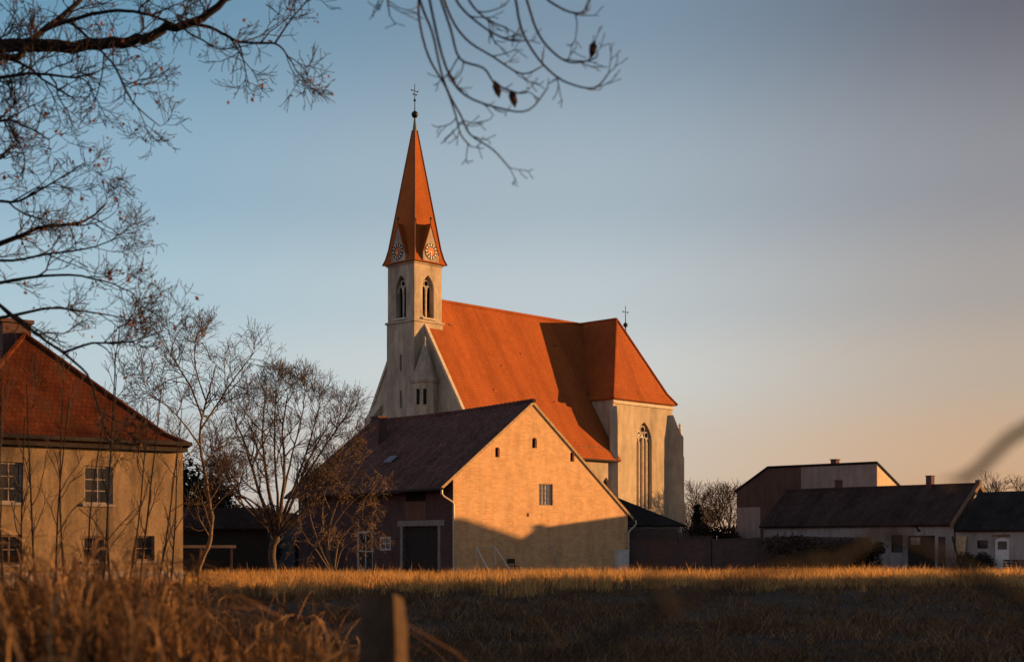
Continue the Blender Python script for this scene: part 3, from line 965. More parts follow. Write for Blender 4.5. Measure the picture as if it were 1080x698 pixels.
# local x runs to the right and nearer, y runs backwards into the house
def row_house(name, label, right, rz=-(R(90) - RL)): return thing(name, label, 'house', right, rz)
WHs = row_house('farmhouse', 'long low whitewashed farmhouse with dark tiled roof and dark double gate', (29.45, 95, 0))
FL, FE, FR, FD = 15.5, 3.4, 5.85, 6.2
WF = Wl((-FL, 0, 0), (1, 0, 0), (0, -1, 0))
ops = [rect(FL - 4.67, FL - 3.79, 1.22, 2.42), rect(FL - 3.42, FL - 1.33, 0, 2.38), rect(FL - 1.1, FL - .55, .05, 2.3)]
m = MB()
m.wall(WF, rect(0, FL, 0, FE), ops, .2)
for x, s in ((0, 1), (-FL, -1)):
    m.wall(Wl((x, 0 if s > 0 else FD, 0), (0, s, 0), (s, 0, 0)), [(0, 0), (FD, 0), (FD, FE), (FD / 2, FR - .1), (0, FE)])
m.wall(Wl((0, FD, 0), (-1, 0, 0), (0, 1, 0)), rect(0, FL, 0, FE))
m.build('house_wall', M['white'], WHs)
m = MB()
for s, y in ((1, -.35), (-1, FD + .35)):
    z = FR - (FR - FE) / (FD / 2) * (FD / 2 + .35)
    m.slab([(-FL - .2, y, z), (0, y, z), (0, FD / 2, FR), (-FL - .2, FD / 2, FR)], .15)
RO = m.build('house_roof', M['darktile'], WHs)
m = MB(); m.tube([(-FL - .2, FD / 2, FR + .02), (0, FD / 2, FR + .02)], .12, 6); m.build('ridge_tile', M['darktile'], RO)
m = MB(); m.prism([(0.002, -.42, FE - .25), (.002, FD / 2, FR + .12), (.002, FD + .4, FE - .25), (.002, FD + .4, FE - .55), (.002, FD / 2, FR - .2), (.002, -.42, FE - .55)], (.3, 0, 0)); m.box(.0, .34, FD / 2 - .15, FD / 2 + .15, FR + .05, FR + .32)
m.build('gable_parapet', M['wood'], WHs)
m = MB(); m.box(-3.7, -3.28, FD / 2 - .22, FD / 2 + .22, FR - .3, FR + .68); m.box(-3.73, -3.25, FD / 2 - .25, FD / 2 + .25, FR + .68, FR + .75); m.build('chimney', M['redbrick'], WHs)
window(WHs, WF, FL - 4.67, FL - 3.79, 1.22, 2.42, 1, 1, M['darkwood'], M['brownwall'], .08, .08)
m = MB()
m.wbox(WF, FL - 3.42, FL - 1.33, .02, 2.38, .15, .2)
for k in range(10):
    a = FL - 3.40 + k * .207
    m.wbox(WF, a, a + .19, .04, 2.34, .11, .148)
DG = m.build('double_gate', M['darkwood'], WHs)
m = MB(); m.wbox(WF, FL - 3.2, FL - 2.9, 1.75, 2.25, .07, .109); m.wbox(WF, FL - 2.84, FL - 2.5, 1.75, 2.25, .07, .109); m.build('gate_pane', M['paleglass'], DG)
m = MB(); m.wbox(WF, FL - 1.1, FL - .55, .05, 2.3, .1, .16); m.build('side_door', M['brownwall'], WHs)
m = MB()
q = [WF.p(FL - 2.9 + .5 * t, 3.05 - .3 * t + .12 * math.sin(t * 6), -.05) for t in (0, .25, .5, .75, 1)]
m.tube(q, [.12, .1, .06, .1, .05], 6); m.build('wall_lamp', M['iron'], WHs)
m = MB(); m.tube([WF.p(FL + .1, FE - .35, -.1), WF.p(FL + .1, .1, -.1)], .06, 6); m.build('downpipe', M['zinc'], WHs)

W2 = row_house('small_farmhouse', 'small white farmhouse with black roof and pale arched door at the right edge', (29.328 + 5.6 * .687, 94 - 5.6 * .727, 0))
GL, GE, GR_, GD = 5.6, 2.95, 5.3, 6.0
WG2 = Wl((-GL, 0, 0), (1, 0, 0), (0, -1, 0))
darch = [(2.72, 0), (3.75, 0), (3.75, 2.1), (3.5, 2.22), (3.235, 2.26), (2.97, 2.22), (2.72, 2.1)]
m = MB()
m.wall(WG2, rect(0, GL, 0, GE), [rect(1.52, 2.3, 1.5, 2.04), darch], .18)
m.wall(Wl((0, 0, 0), (0, 1, 0), (1, 0, 0)), [(0, 0), (GD, 0), (GD, GE), (GD / 2, GR_ - .1), (0, GE)])
m.wall(Wl((0, GD, 0), (-1, 0, 0), (0, 1, 0)), rect(0, GL, 0, GE))
m.build('house_wall', M['white'], W2)
m = MB()
for y in (-.3, GD + .3):
    z = GR_ - (GR_ - GE) / (GD / 2) * (GD / 2 + .3)
    m.slab([(-GL + .03, y, z), (.2, y, z), (.2, GD / 2, GR_), (-GL + .03, GD / 2, GR_)], .14)
m.build('house_roof', M['blackroof'], W2)
window(W2, WG2, 1.52, 2.3, 1.5, 2.04, 1, 1, M['darkwood'], M['pane'], .1, .06)
m = MB(); m.prism([WG2.p(a, z, .1) for a, z in darch], -WG2.n * .06)
D2 = m.build('arched_door', M['whitewood'], W2)
m = MB(); m.wbox(WG2, 2.92, 3.55, 1.45, 1.98, .08, .099); m.build('door_pane', M['pane'], D2)
m = MB(); m.wbox(WG2, 2.66, 3.82, 2.28, 2.4, -.05, .1); m.build('door_lintel', M['wood'], W2)

def wpt(W, par, a, z, d):
    bpy.context.view_layer.update()
    return par.matrix_world @ W.p(a, z, d)
bpy.context.view_layer.update()
m = MB(); m.hexa([wpt(WG2, W2, *q) for q in ((.1, 0.02, -.55), (.85, 0.02, -.55), (.85, 0.02, -.5), (.1, 0.02, -.5), (.1, 2.3, -.12), (.85, 2.3, -.12), (.85, 2.3, -.07), (.1, 2.3, -.07))])
tag(m.build('plywood_board', M['palewood']), 'yellowish board leaning on the white wall by the drainpipe', 'board')
m = MB(); m.tube([wpt(WG2, W2, .1, 2.3, -.62), wpt(WG2, W2, .95, .05, -1.0)], .07, 4)
tag(m.build('timber_post', M['darkwood']), 'dark timber post leaning across the yellowish board', 'post')
PL = thing('pallet_stack', 'stack of weathered wooden pallets beside the pale arched door', 'pallets', wpt(WG2, W2, 4.6, 0, -.9), -(R(90) - RL))
for k in range(5):
    m = MB()
    for j in range(3): m.box(-.6 + j * .55, -.5 + j * .55, -.4, .4, k * .17, k * .17 + .1)
    for j in range(5): m.box(-.6, .6, -.4 + j * .17, -.29 + j * .17, k * .17 + .1, k * .17 + .125)
    m.build('pallet', M['wood'], PL)

# tall building behind
GB = thing('tall_storehouse', 'tall brown and grey rendered storehouse with sloping shoulder behind the white farmhouse', 'building', (28.747, 112, 0), -(R(90) - RL))
WR = Wl((0, 0, 0), (1, 0, 0), (0, -1, 0))
m = MB()
m.wall(WR, [(-13.8, 0), (-7.16, 0), (-7.16, 8.26), (-10.5, 8.26), (-13.8, 6.4)])
m.wall(Wl((-13.8, 6, 0), (0, -1, 0), (-1, 0, 0)), rect(0, 6, 0, 5.6))
m.build('brown_wall', M['brownwall'], GB)
m = MB()
m.wall(WR, rect(-7.16, 0, 0, 8.2), [rect(-3.94, -3.14, 6.1, 7.0)], .2)
m.wall(Wl((0, 5, 0), (-1, 0, 0), (0, 1, 0)), rect(0, 13.8, 0, 5.5))
m.build('grey_wall', M['graywall'], GB)
m = MB(); m.wall(Wl((0, 0, 0), (0, 1, 0), (1, 0, 0)), [(0, 0), (5, 0), (5, 5.5), (0, 8.2)]); m.build('side_wall', plaster('sunlit render', (.66, .52, .36), (.45, .36, .26), .6, .5, .15), GB)  # wall colour lightened to stand for the low sun on this side
m = MB(); m.wbox(WR, -13.75, -11.28, 1, 4.95, -.03, .1); m.build('render_patch', M['graywall'], GB)
window(GB, WR, -3.94, -3.14, 6.1, 7.0, 1, 1, M['wood'], M['brownwall'], .1, .08)
m = MB()
m.slab([(-10.5, -.12, 8.36), (.1, -.12, 8.32), (.1, 5.2, 5.55), (-10.5, 5.2, 5.55)], .12)
m.slab([(-10.48, -.12, 8.36), (-14.0, -.12, 6.38), (-14.0, 5.2, 5.0), (-10.48, 5.2, 5.55)], .12)
m.build('storehouse_roof', M['blackroof'], GB)
m = MB(); m.box(-4.5, -4.0, .3, .8, 7.9, 8.62); m.box(-4.56, -3.94, .24, .86, 8.62, 8.7); m.build('chimney', M['redbrick'], GB)

# neighbouring barn further right along the row; its roof throws the shadow on the foot of the brick gable
NBX = Vector((.967, .255, 0)) * 66 + Vector((-.255, .967, 0)) * 80.6
NB = thing('neighbour_barn', 'tall hipped barn beyond the right edge whose roof shades the foot of the brick gable', 'barn', NBX, R(14.8))
m = MB()
for W, w in ((Wl((0, -2.4, 0), (1, 0, 0), (0, -1, 0)), 7), (Wl((7, -2.4, 0), (0, 1, 0), (1, 0, 0)), 8.2), (Wl((7, 5.8, 0), (-1, 0, 0), (0, 1, 0)), 7), (Wl((0, 5.8, 0), (0, -1, 0), (-1, 0, 0)), 8.2)):
    m.wall(W, rect(0, w, 0, 5.2))
m.build('barn_wall', M['white'], NB)
b = hiproof(-.3, 7.3, -2.7, 6.1, 5.15, 8.55, -.4, 2.75, .6, .45)[0]
b.build('barn_roof', M['darktile'], NB)

# small hipped shed between barn and choir
SH = thing('churchyard_shed', 'low grey shed with black hipped roof between barn and choir', 'shed', at(719, 597, 97) * 1.0, 0)
SH.location.z = 0
sx = SH.location.x
m = MB()
m.wall(Wl((-7.5, 0, 0), (1, 0, 0), (0, -1, 0)), rect(0, 7.5, 0, 3.1))
m.wall(Wl((0, 0, 0), (0, 1, 0), (1, 0, 0)), rect(0, 4.5, 0, 3.1))
m.wall(Wl((-7.5, 4.5, 0), (0, -1, 0), (-1, 0, 0)), rect(0, 4.5, 0, 3.1))
m.build('shed_wall', M['graywall'], SH)
m = MB()
rA, rB = Vector((-5.0, 2.2, 5.35)), Vector((-7.5, 2.2, 5.35))
m.slab([(-7.9, -.3, 3.08), (.3, -.3, 3.08), rA, rB], .12)
m.slab([(.3, -.3, 3.08), (.3, 4.8, 3.08), rA], .12)
m.slab([(.3, 4.8, 3.08), (-7.9, 4.8, 3.08), rB, rA], .12)
m.build('shed_roof', M['blackroof'], SH)
m = MB(); m.tube([(-.06, -.08, 3.0), (-.06, -.08, .1)], .06, 6); m.build('downpipe', M['zinc'], SH)

# garden walls
def wallrun(name, pts, h, mat, label, cat='wall', t=.35, cope=True):
    o = thing(name, label, cat, (pts[0][0], pts[0][1], 0), 0)
    o0 = Vector((pts[0][0], pts[0][1], 0))
    b = MB(); c = MB()
    rr = random.Random(len(pts) + int(h * 10))
    for k in range(len(pts) - 1):
        A = Vector((*pts[k][:2], 0)) - o0; B = Vector((*pts[k + 1][:2], 0)) - o0
        d = (B - A).normalized(); n = Vector((d.y, -d.x, 0)) * t / 2
        h0, h1 = pts[k][2], pts[k + 1][2]
        b.hexa([A + n, B + n, B - n, A - n, A + n + Z * h0, B + n + Z * h1, B - n + Z * h1, A - n + Z * h0])
        n2 = n * 1.25
        L_ = (B - A).length; k2 = max(1, int(L_ / .5))
        for j in range(k2):
            P = A + (B - A) * (j / k2); Q = A + (B - A) * ((j + .96) / k2)
            za = h0 + (h1 - h0) * j / k2 + .003 + rr.uniform(0, .03); zb = za + .09
            c.hexa([P + n2 + Z * za, Q + n2 + Z * za, Q - n2 + Z * za, P - n2 + Z * za, P + n2 + Z * zb, Q + n2 + Z * zb, Q - n2 + Z * zb, P - n2 + Z * zb])
    b.build('wall_body', mat, o)
    c.build('coping', mat, o)
    return o
G0 = bpt(14.3, .6, 0)
P1 = at(835, 570, 93)
wallrun('garden_wall', [(G0.x, G0.y, 2.0), (13.0, 92.6, 2.0), (P1.x, P1.y, 2.2), (24, 96, 2.1)], 2, M['wallbrick'], 'long dark brick garden wall from the barn to the farmhouse')
q = bpt(14.5, 3.0, 0)
wallrun('stepped_wall', [(q.x, q.y, 2.75), (11.1, 95.6, 2.75), (11.12, 95.6, 2.45), (11.9, 95.7, 2.45), (11.92, 95.7, 2.2), (13.5, 95.9, 2.2)], 3, M['wallbrick'], 'short stepped brick wall in front of the low grey shed', cope=False)

# ------------------------------------------------------------------ trees
def wander(p, d, L, n, rnd, jit, trop):
    pts = [p.copy()]
    for k in range(n):
        d = (d + Vector((rnd.gauss(0, jit), rnd.gauss(0, jit), rnd.gauss(0, jit))) + trop).normalized()
        p = p + d * (L / n)
        pts.append(p.copy())
    return pts

def side_dir(d, ang, rnd):
    a = d.orthogonal().normalized()
    a = Matrix.Rotation(rnd.uniform(0, 2 * math.pi), 3, d) @ a
    return (d * math.cos(ang) + a * math.sin(ang)).normalized()

def twigs_on(path, r0, r1, bt, bc, rnd, P, lev):
    """children along a limb: lev counts down to 0"""
    n = P['n'][lev]
    tot = len(path) - 1
    for k in range(n):
        f = rnd.uniform(P.get('from', .25), 1) if k < n - 1 else 1.0
        x = f * tot
        i = min(int(x), tot - 1)
        p = path[i].lerp(path[i + 1], x - i)
        d = (path[i + 1] - path[i]).normalized()
        L = P['len'][lev] * rnd.uniform(.55, 1.15) * (1.15 - .45 * f) * (.45 if f == 1.0 else 1)
        r = min((r0 + (r1 - r0) * f) * .75, P['rad'][lev])
        dd = side_dir(d, R(rnd.uniform(*P['ang'])), rnd)
        dd = (dd + Vector(P['trop']) * 1.5).normalized()
        grow(p, dd, L, r, bt, bc, rnd, P, lev)

def grow(p, d, L, r, bt, bc, rnd, P, lev):
    pts = wander(p, d, L, P['seg'][lev], rnd, P['jit'], Vector(P['trop']))
    r1 = max(P['rmin'], r * .35)
    rr = [r + (r1 - r) * k / (len(pts) - 1) for k in range(len(pts))]
    (bt if lev >= P['wood'] else bc).tube(pts, rr, 5 if r > .04 else (4 if r > .02 else 3), False)
    if lev > 0: twigs_on(pts, r, r1, bt, bc, rnd, P, lev - 1)
    elif 'leaf' in P and rnd.random() < P['leafp']:
        P['leaf'].append((pts[-1], (pts[-1] - pts[-2]).normalized()))

def leaf_mesh(spots, rnd, size):
    b = MB()
    for p, d in spots:
        for k in range(rnd.choice((1, 1, 2))):
            q = p + Vector((rnd.gauss(0, 1), rnd.gauss(0, 1), rnd.gauss(0, 1))) * size * .6
            u = Vector((rnd.gauss(0, 1), rnd.gauss(0, 1), rnd.gauss(0, 1) - .6)).normalized()
            v = u.orthogonal().normalized()
            w = u.cross(v)
            s_ = size * rnd.uniform(.6, 1.2)
            b.mesh([q, q + u * s_ * .5 + v * s_ * .35 + w * s_ * .12, q + u * s_, q + u * s_ * .5 - v * s_ * .35 + w * s_ * .1], [(0, 1, 2), (0, 2, 3)])
    return b

def tree(name, label, base, limbs, P, seed, bark, twig, group=None, leaf=None, leafsize=.06, cat='tree', lev=2):
    rnd = random.Random(seed)
    o = thing(name, label, cat, base, 0, group)
    bt, bc = MB(), MB()
    for pts, r0, r1 in limbs:
        pts = [Vector(p) - Vector(base) for p in pts]
        # smooth the polyline
        sm = []
        for k in range(len(pts) - 1):
            a = pts[max(k - 1, 0)]; b_ = pts[k]; c = pts[k + 1]; d = pts[min(k + 2, len(pts) - 1)]
            for j in range(4):
                t = j / 4
                q = .5 * ((2 * b_) + (c - a) * t + (2 * a - 5 * b_ + 4 * c - d) * t * t + (3 * b_ - a - 3 * c + d) * t ** 3)
                sm.append(q + Vector((rnd.gauss(0, 1), rnd.gauss(0, 1), rnd.gauss(0, 1))) * r0 * (.12 if k + j else 0))
        sm.append(pts[-1])
        n = len(sm)
        bt.tube(sm, [r0 + (r1 - r0) * (k / (n - 1)) ** .8 for k in range(n)], 8 if r0 > .08 else 6)
        twigs_on(sm, r0, r1, bt, bc, rnd, P, lev)
    bt.build('trunk', bark, o, True)
    bc.build('crown', twig, o)
    if leaf is not None and P.get('leaf'):
        lo = leaf_mesh(P['leaf'], rnd, leafsize).build('dry_leaves', leaf, o)
        lo['kind'] = 'stuff'
    return o

def PP(n, ln, rad, seg, ang=(30, 60), trop=(0, 0, .05), jit=.16, rmin=.01, wood=2, **kw):
    d = dict(n=n, len=ln, rad=rad, seg=seg, ang=ang, trop=trop, jit=jit, rmin=rmin, wood=wood)
    d.update(kw)
    return d

def V3(*a): return Vector(a)

# slender tree right of the old house
B1 = at(206, 600, 62); B1.z = 0
pr = PP([5, 8, 10], [.6, 1.15, 2.0], [.011, .02, .036], [4, 5, 6], (28, 65), (0, 0, .05), .17, .0085, 2, leaf=[], leafp=.05)
L1 = [([B1, at(212, 592, 62), at(221, 572, 62), at(223, 545, 62), at(217, 505, 62), at(211, 470, 62), at(213, 440, 62.3), at(221, 412, 62.5), at(228, 385, 63)], .125, .025),
      ([at(211, 470, 62), at(195, 448, 61.5), at(176, 428, 61), at(152, 412, 60.5)], .05, .02),
      ([at(212, 452, 62), at(230, 425, 62.5), at(248, 398, 63), at(268, 372, 63)], .055, .02),
      ([at(213, 440, 62), at(202, 410, 62), at(187, 385, 62), at(172, 362, 62)], .055, .02),
      ([at(218, 425, 62.4), at(208, 395, 63), at(205, 370, 63.5), at(208, 352, 63.5)], .04, .016),
      ([at(222, 540, 62), at(238, 522, 61.5), at(256, 510, 61), at(275, 500, 61)], .035, .012),
      ([at(214, 490, 62), at(232, 470, 62.5), at(250, 452, 63), at(262, 430, 63)], .04, .014),
      ([at(216, 500, 62), at(200, 486, 62), at(182, 478, 63), at(160, 465, 63.5)], .04, .012)]
tree('slender_tree', 'slender bare tree with a bent sunlit trunk beside the old house corner', B1, L1, pr, 11, M['paintbark'], M['twig'], 'bare trees', M['leafdry'], .09)

# broad vase-shaped tree between house and barn
B2 = at(288, 597, 78); B2.z = 0
pr = PP([6, 7, 10], [.75, 1.3, 2.0], [.013, .026, .055], [3, 5, 6], (24, 58), (0, 0, .06), .14, .010, 2, leaf=[], leafp=.01)
pr['from'] = .42
F2 = at(291, 566, 78)
L2 = [([B2, at(287, 585, 78), at(288, 575, 78), F2], .22, .2),
      ([F2, at(283, 545, 78), at(272, 515, 77.5), at(262, 480, 77), at(247, 440, 76.5)], .15, .035),
      ([F2, at(287, 535, 78), at(280, 495, 78.5), at(277, 455, 79), at(281, 415, 79)], .14, .03),
      ([F2, at(296, 535, 78.5), at(300, 495, 79), at(298, 455, 79.5), at(304, 415, 80)], .14, .03),
      ([F2, at(301, 545, 78), at(312, 520, 77.5), at(325, 485, 77), at(345, 450, 77)], .13, .03),
      ([F2, at(303, 550, 77), at(318, 535, 76.5), at(338, 510, 76), at(357, 478, 76)], .1, .025),
      ([F2, at(278, 548, 79), at(262, 530, 79.5), at(243, 508, 80), at(232, 480, 80)], .1, .025)]
L2 += [([F2, at(308, 552, 77), at(330, 528, 76.5), at(352, 500, 76), at(370, 468, 76)], .09, .022),
       ([F2, at(275, 550, 79), at(252, 528, 79), at(232, 500, 79), at(222, 470, 79)], .09, .022),
       ([at(283, 545, 78), at(268, 530, 77), at(250, 520, 76.5), at(234, 512, 76)], .07, .02),
       ([at(300, 540, 78), at(315, 500, 78), at(328, 460, 78), at(338, 425, 78)], .09, .022),
       ([at(303, 530, 78), at(330, 490, 77), at(350, 460, 76.5), at(366, 438, 76)], .08, .02),
       ([at(299, 520, 79), at(308, 480, 79.5), at(318, 440, 80), at(322, 410, 80)], .08, .02),
       ([F2, at(293, 530, 78), at(290, 490, 78), at(290, 440, 78), at(292, 408, 78)], .1, .025)]
tree('vase_shaped_tree', 'broad bare tree with many upright limbs between house and barn', B2, L2, pr, 5, M['bark'], M['twig'], 'bare trees', M['leafdry'], .09)

# tangled bare bush in front of the barn's long side
B3 = at(352, 598, 77); B3.z = 0
pr = PP([4, 6, 8], [.5, .85, 1.25], [.011, .018, .03], [3, 5, 6], (30, 75), (0, 0, -.01), .24, .011, 2, leaf=[], leafp=.06)
L3 = [([B3, at(356, 575, 77), at(366, 560, 76.5), at(379, 548, 76), at(394, 541, 75.5)], .07, .025),
      ([B3, at(346, 572, 77), at(352, 540, 77), at(365, 512, 77), at(382, 488, 77)], .07, .02),
      ([B3, at(343, 574, 77), at(340, 540, 77), at(345, 510, 77), at(356, 478, 77)], .07, .02),
      ([B3, at(338, 578, 77.5), at(328, 548, 78), at(324, 520, 78), at(330, 492, 78)], .06, .02),
      ([B3, at(360, 580, 76), at(372, 570, 75.5), at(388, 562, 75), at(402, 560, 74.5)], .05, .015),
      ([B3, at(335, 582, 76), at(325, 570, 75.5), at(316, 552, 75), at(318, 530, 75)], .05, .015),
      ([at(350, 556, 77), at(370, 530, 76.5), at(388, 518, 76), at(402, 512, 75.5)], .05, .018),
      ([at(349, 540, 77), at(340, 515, 76.5), at(348, 490, 76), at(372, 470, 75.5)], .05, .015)]
tree('thorn_bush', 'tangled sunlit bare bush growing before the dark side of the barn', B3, L3, pr, 23, M['paintbark'], plain('lit twigs', (.15, .098, .062), .9, .4, 3, 0), None, M['leafdry'], .08, 'bush')

# far trees right of the church
pr6 = lambda: PP([4, 5, 7], [.9, 1.6, 2.4], [.02, .03, .05], [3, 4, 5], (25, 55), (0, 0, .07), .15, .016, 2)
for k, (px, Y, hh, lab) in enumerate(((748, 135, 7.6, 'bare round-crowned tree just right of the church buttress'), (768, 132, 7.0, 'bare tree close against the brown storehouse wall'), (733, 140, 5.2, 'low bare tree behind the dark evergreen by the church'), (1066, 135, 8.0, 'bare treetop above the black roof at the right edge'))):
    b0 = at(px, 600, Y); b0.z = 0
    lm = [([b0, b0 + V3(.1, 0, hh * .25), b0 + V3(0, 0, hh * .45)], .14, .1)]
    rn = random.Random(k + 40)
    for j in range(6):
        w = j / 6 * 6.28 + rn.uniform(0, 1)
        o_ = V3(math.cos(w), math.sin(w), 0)
        lm.append(([b0 + V3(0, 0, hh * (.25 + .04 * j)), b0 + o_ * hh * .13 + Z * hh * .5, b0 + o_ * hh * .25 + Z * hh * .78], .08, .03))
    tree('bare_tree', lab, b0, lm, pr6(), 60 + k, M['bark'], M['twig'], 'bare trees')

for b0, lab in ((V3(34.5, 63.2, 0), 'big bare tree standing in the meadow beyond the right edge'),):
  lm = [([b0, b0 + V3(.1, 0, 3), b0 + V3(0, .2, 6)], .28, .2)]
  for j in range(7):
    w = j * .9; o_ = V3(math.cos(w), math.sin(w), 0)
    lm.append(([b0 + V3(0, 0, 3 + .45 * j), b0 + o_ * 1.6 + Z * (6 + .3 * j), b0 + o_ * 3.0 + Z * (9 + .3 * j), b0 + o_ * 3.8 + Z * (12 + .2 * j)], .14, .04))
  tree('bare_tree', lab, b0, lm, PP([4, 5, 7], [1.0, 1.8, 3.0], [.02, .045, .08], [3, 5, 6], (25, 55), (0, 0, .05), .16, .014, 2), 77, M['bark'], M['twig'], 'bare trees')

# leaf-clump shrubs (evergreens, hedges)
def shrub(name, label, c, rx, ry, h, n, mat, seed, size=.22, cat='bush', group=None, cone=False):
    rnd = random.Random(seed)
    o = thing(name, label, cat, (c[0], c[1], 0), 0, group)
    b = MB()
    lobes = [(Vector((rnd.uniform(-.75, .75) * rx, rnd.uniform(-.6, .6) * ry, h * rnd.uniform(.3, .78))), rnd.uniform(.32, .55)) for k in range(9)]
    for k in range(n):
        if cone:
            f = rnd.random() ** 1.4
            w = rnd.uniform(0, 6.28)
            rr = (1 - f) * math.sqrt(rnd.uniform(.25, 1)) * (.85 + .3 * math.sin(f * 25 + w * 2))
            p = Vector((rx * rr * math.cos(w), ry * rr * math.sin(w), h * (.06 + .94 * f)))
        else:
            lc, lr = rnd.choice(lobes)
            d = Vector((rnd.gauss(0, 1), rnd.gauss(0, 1), rnd.gauss(0, 1))).normalized() * rnd.uniform(.55, 1.05) * lr
            p = lc + Vector((d.x * rx, d.y * ry, d.z * h * .6))
            if p.z < .05: p.z = rnd.uniform(.05, .3)
        u = Vector((rnd.gauss(0, 1), rnd.gauss(0, 1), rnd.gauss(0, .7) + .2)).normalized(); v = side_dir(u, R(90), rnd)
        s_ = size * rnd.uniform(.5, 1.3)
        b.mesh([p - v * s_ * .4, p + v * s_ * .4, p + u * s_ * 1.2], [(0, 1, 2)])
    b.build('foliage', mat, o)
    t = MB()
    for k in range(5):
        w = k * 1.26
        t.tube([(0, 0, 0), (rx * .2 * math.cos(w), ry * .2 * math.sin(w), h * .35), (rx * .4 * math.cos(w + .3), ry * .4 * math.sin(w + .3), h * .7)], [.08, .05, .02], 5)
    t.build('stem', M['bark'], o)
    return o
p = at(735, 600, 125); shrub('evergreen_shrub', 'dark pointed evergreen shrub right of the church', p, 1.5, 1.5, 5.2, 2600, M['evergreen'], 1, .28, cone=True)
p = at(722, 600, 118); shrub('dark_hedge', 'dark low hedge at the foot of the choir buttress', p, 2.4, 1.2, 3.4, 1500, M['hedge'], 2, .3)
p = at(752, 600, 122); shrub('brown_hedge', 'brown hedge below the bare trees behind the garden wall', p, 3.2, 1.3, 3.5, 2200, M['hedge'], 3, .3)
p = at(868, 600, 91); shrub('clipped_hedge', 'broad dark hedge in front of the white farmhouse wall', p, 3.6, .9, 2.35, 5200, M['hedge'], 4, .16)
p = at(916, 600, 92); shrub('round_bush', 'round dark bush at the end of the hedge by the farmhouse window', p, 1.2, .9, 2.1, 1600, M['hedge'], 5, .15)
p = wpt(WG2, W2, 2.1, 0, -1.2); shrub('bramble_mound', 'low dark bramble mound under the small dark window', p, 1.15, .8, 1.35, 1400, M['hedge'], 6, .13)
for k, (px, Y, rx, hh, lab) in enumerate(((205, 92, 2.6, 7.5, 'tall dark evergreen behind the old house corner'), (232, 97, 2.4, 6.2, 'dark evergreen behind the slender bare tree'), (262, 105, 2.2, 4.6, 'low dark evergreen behind the broad bare tree'))):
    p = at(px, 600, Y); shrub('dark_evergreen', lab, p, rx, rx, hh, 4200, M['evergreen'], 20 + k, .26, 'bush', 'dark evergreens behind the yard')

# yard buildings between house and barn
YD = thing('yard_shed', 'dark timber shed with brown tiled roof in the yard behind the trees', 'shed', at(238, 600, 88), R(36))
YD.location.z = 0
m = MB(); m.box(-3.2, 3.2, 0, 3.2, 0, 2.9); m.build('shed_wall', M['darkwood'], YD)
m = MB(); m.slab([(-3.5, -.4, 2.75), (3.5, -.4, 2.75), (3.5, 1.6, 4.1), (-3.5, 1.6, 4.1)], .12); m.slab([(-3.5, 3.6, 2.75), (3.5, 3.6, 2.75), (3.5, 1.6, 4.1), (-3.5, 1.6, 4.1)], .12); m.build('shed_roof', M['darktile'], YD)
OB = thing('outbuilding', 'pale bluish outbuilding with dark doorway beside the barn', 'shed', at(300, 600, 108), R(40))
OB.location.z = 0
WO = Wl((-3, 0, 0), (1, 0, 0), (0, -1, 0))
m = MB(); m.wall(WO, rect(0, 6, 0, 3.6), [rect(3.9, 5.0, 0, 2.3), rect(.5, 1.2, 0, 2.6)], .25); m.box(-3.0, 3.0, .3, 4, 0, 3.55)
m.wall(Wl((-3, 4, 0), (0, -1, 0), (-1, 0, 0)), rect(0, 4, 0, 3.6)); m.build('outbuilding_wall', M['bluewall'], OB)
m = MB(); m.slab([(-3.3, -.3, 3.62), (3.3, -.3, 3.62), (3.3, 4.2, 4.3), (-3.3, 4.2, 4.3)], .15); m.build('outbuilding_roof', M['darktile'], OB)
m = MB(); m.wbox(WO, 3.9, 5.0, .01, 2.3, .2, .24); m.build('door', M['darkwood'], OB)
BE = thing('yard_rail', 'low wooden rail catching sun behind the slender tree', 'fence', at(218, 590, 70), R(10))
BE.location.z = 0
m = MB(); m.box(-2.1, 1.4, -.06, .06, 1.58, 1.72); m.build('rail', M['palewood'], BE)
for x in (-1.9, -.3, 1.2):
    m = MB(); m.box(x - .05, x + .05, -.05, .05, 0, 1.578); m.build('rail_post', M['wood'], BE)

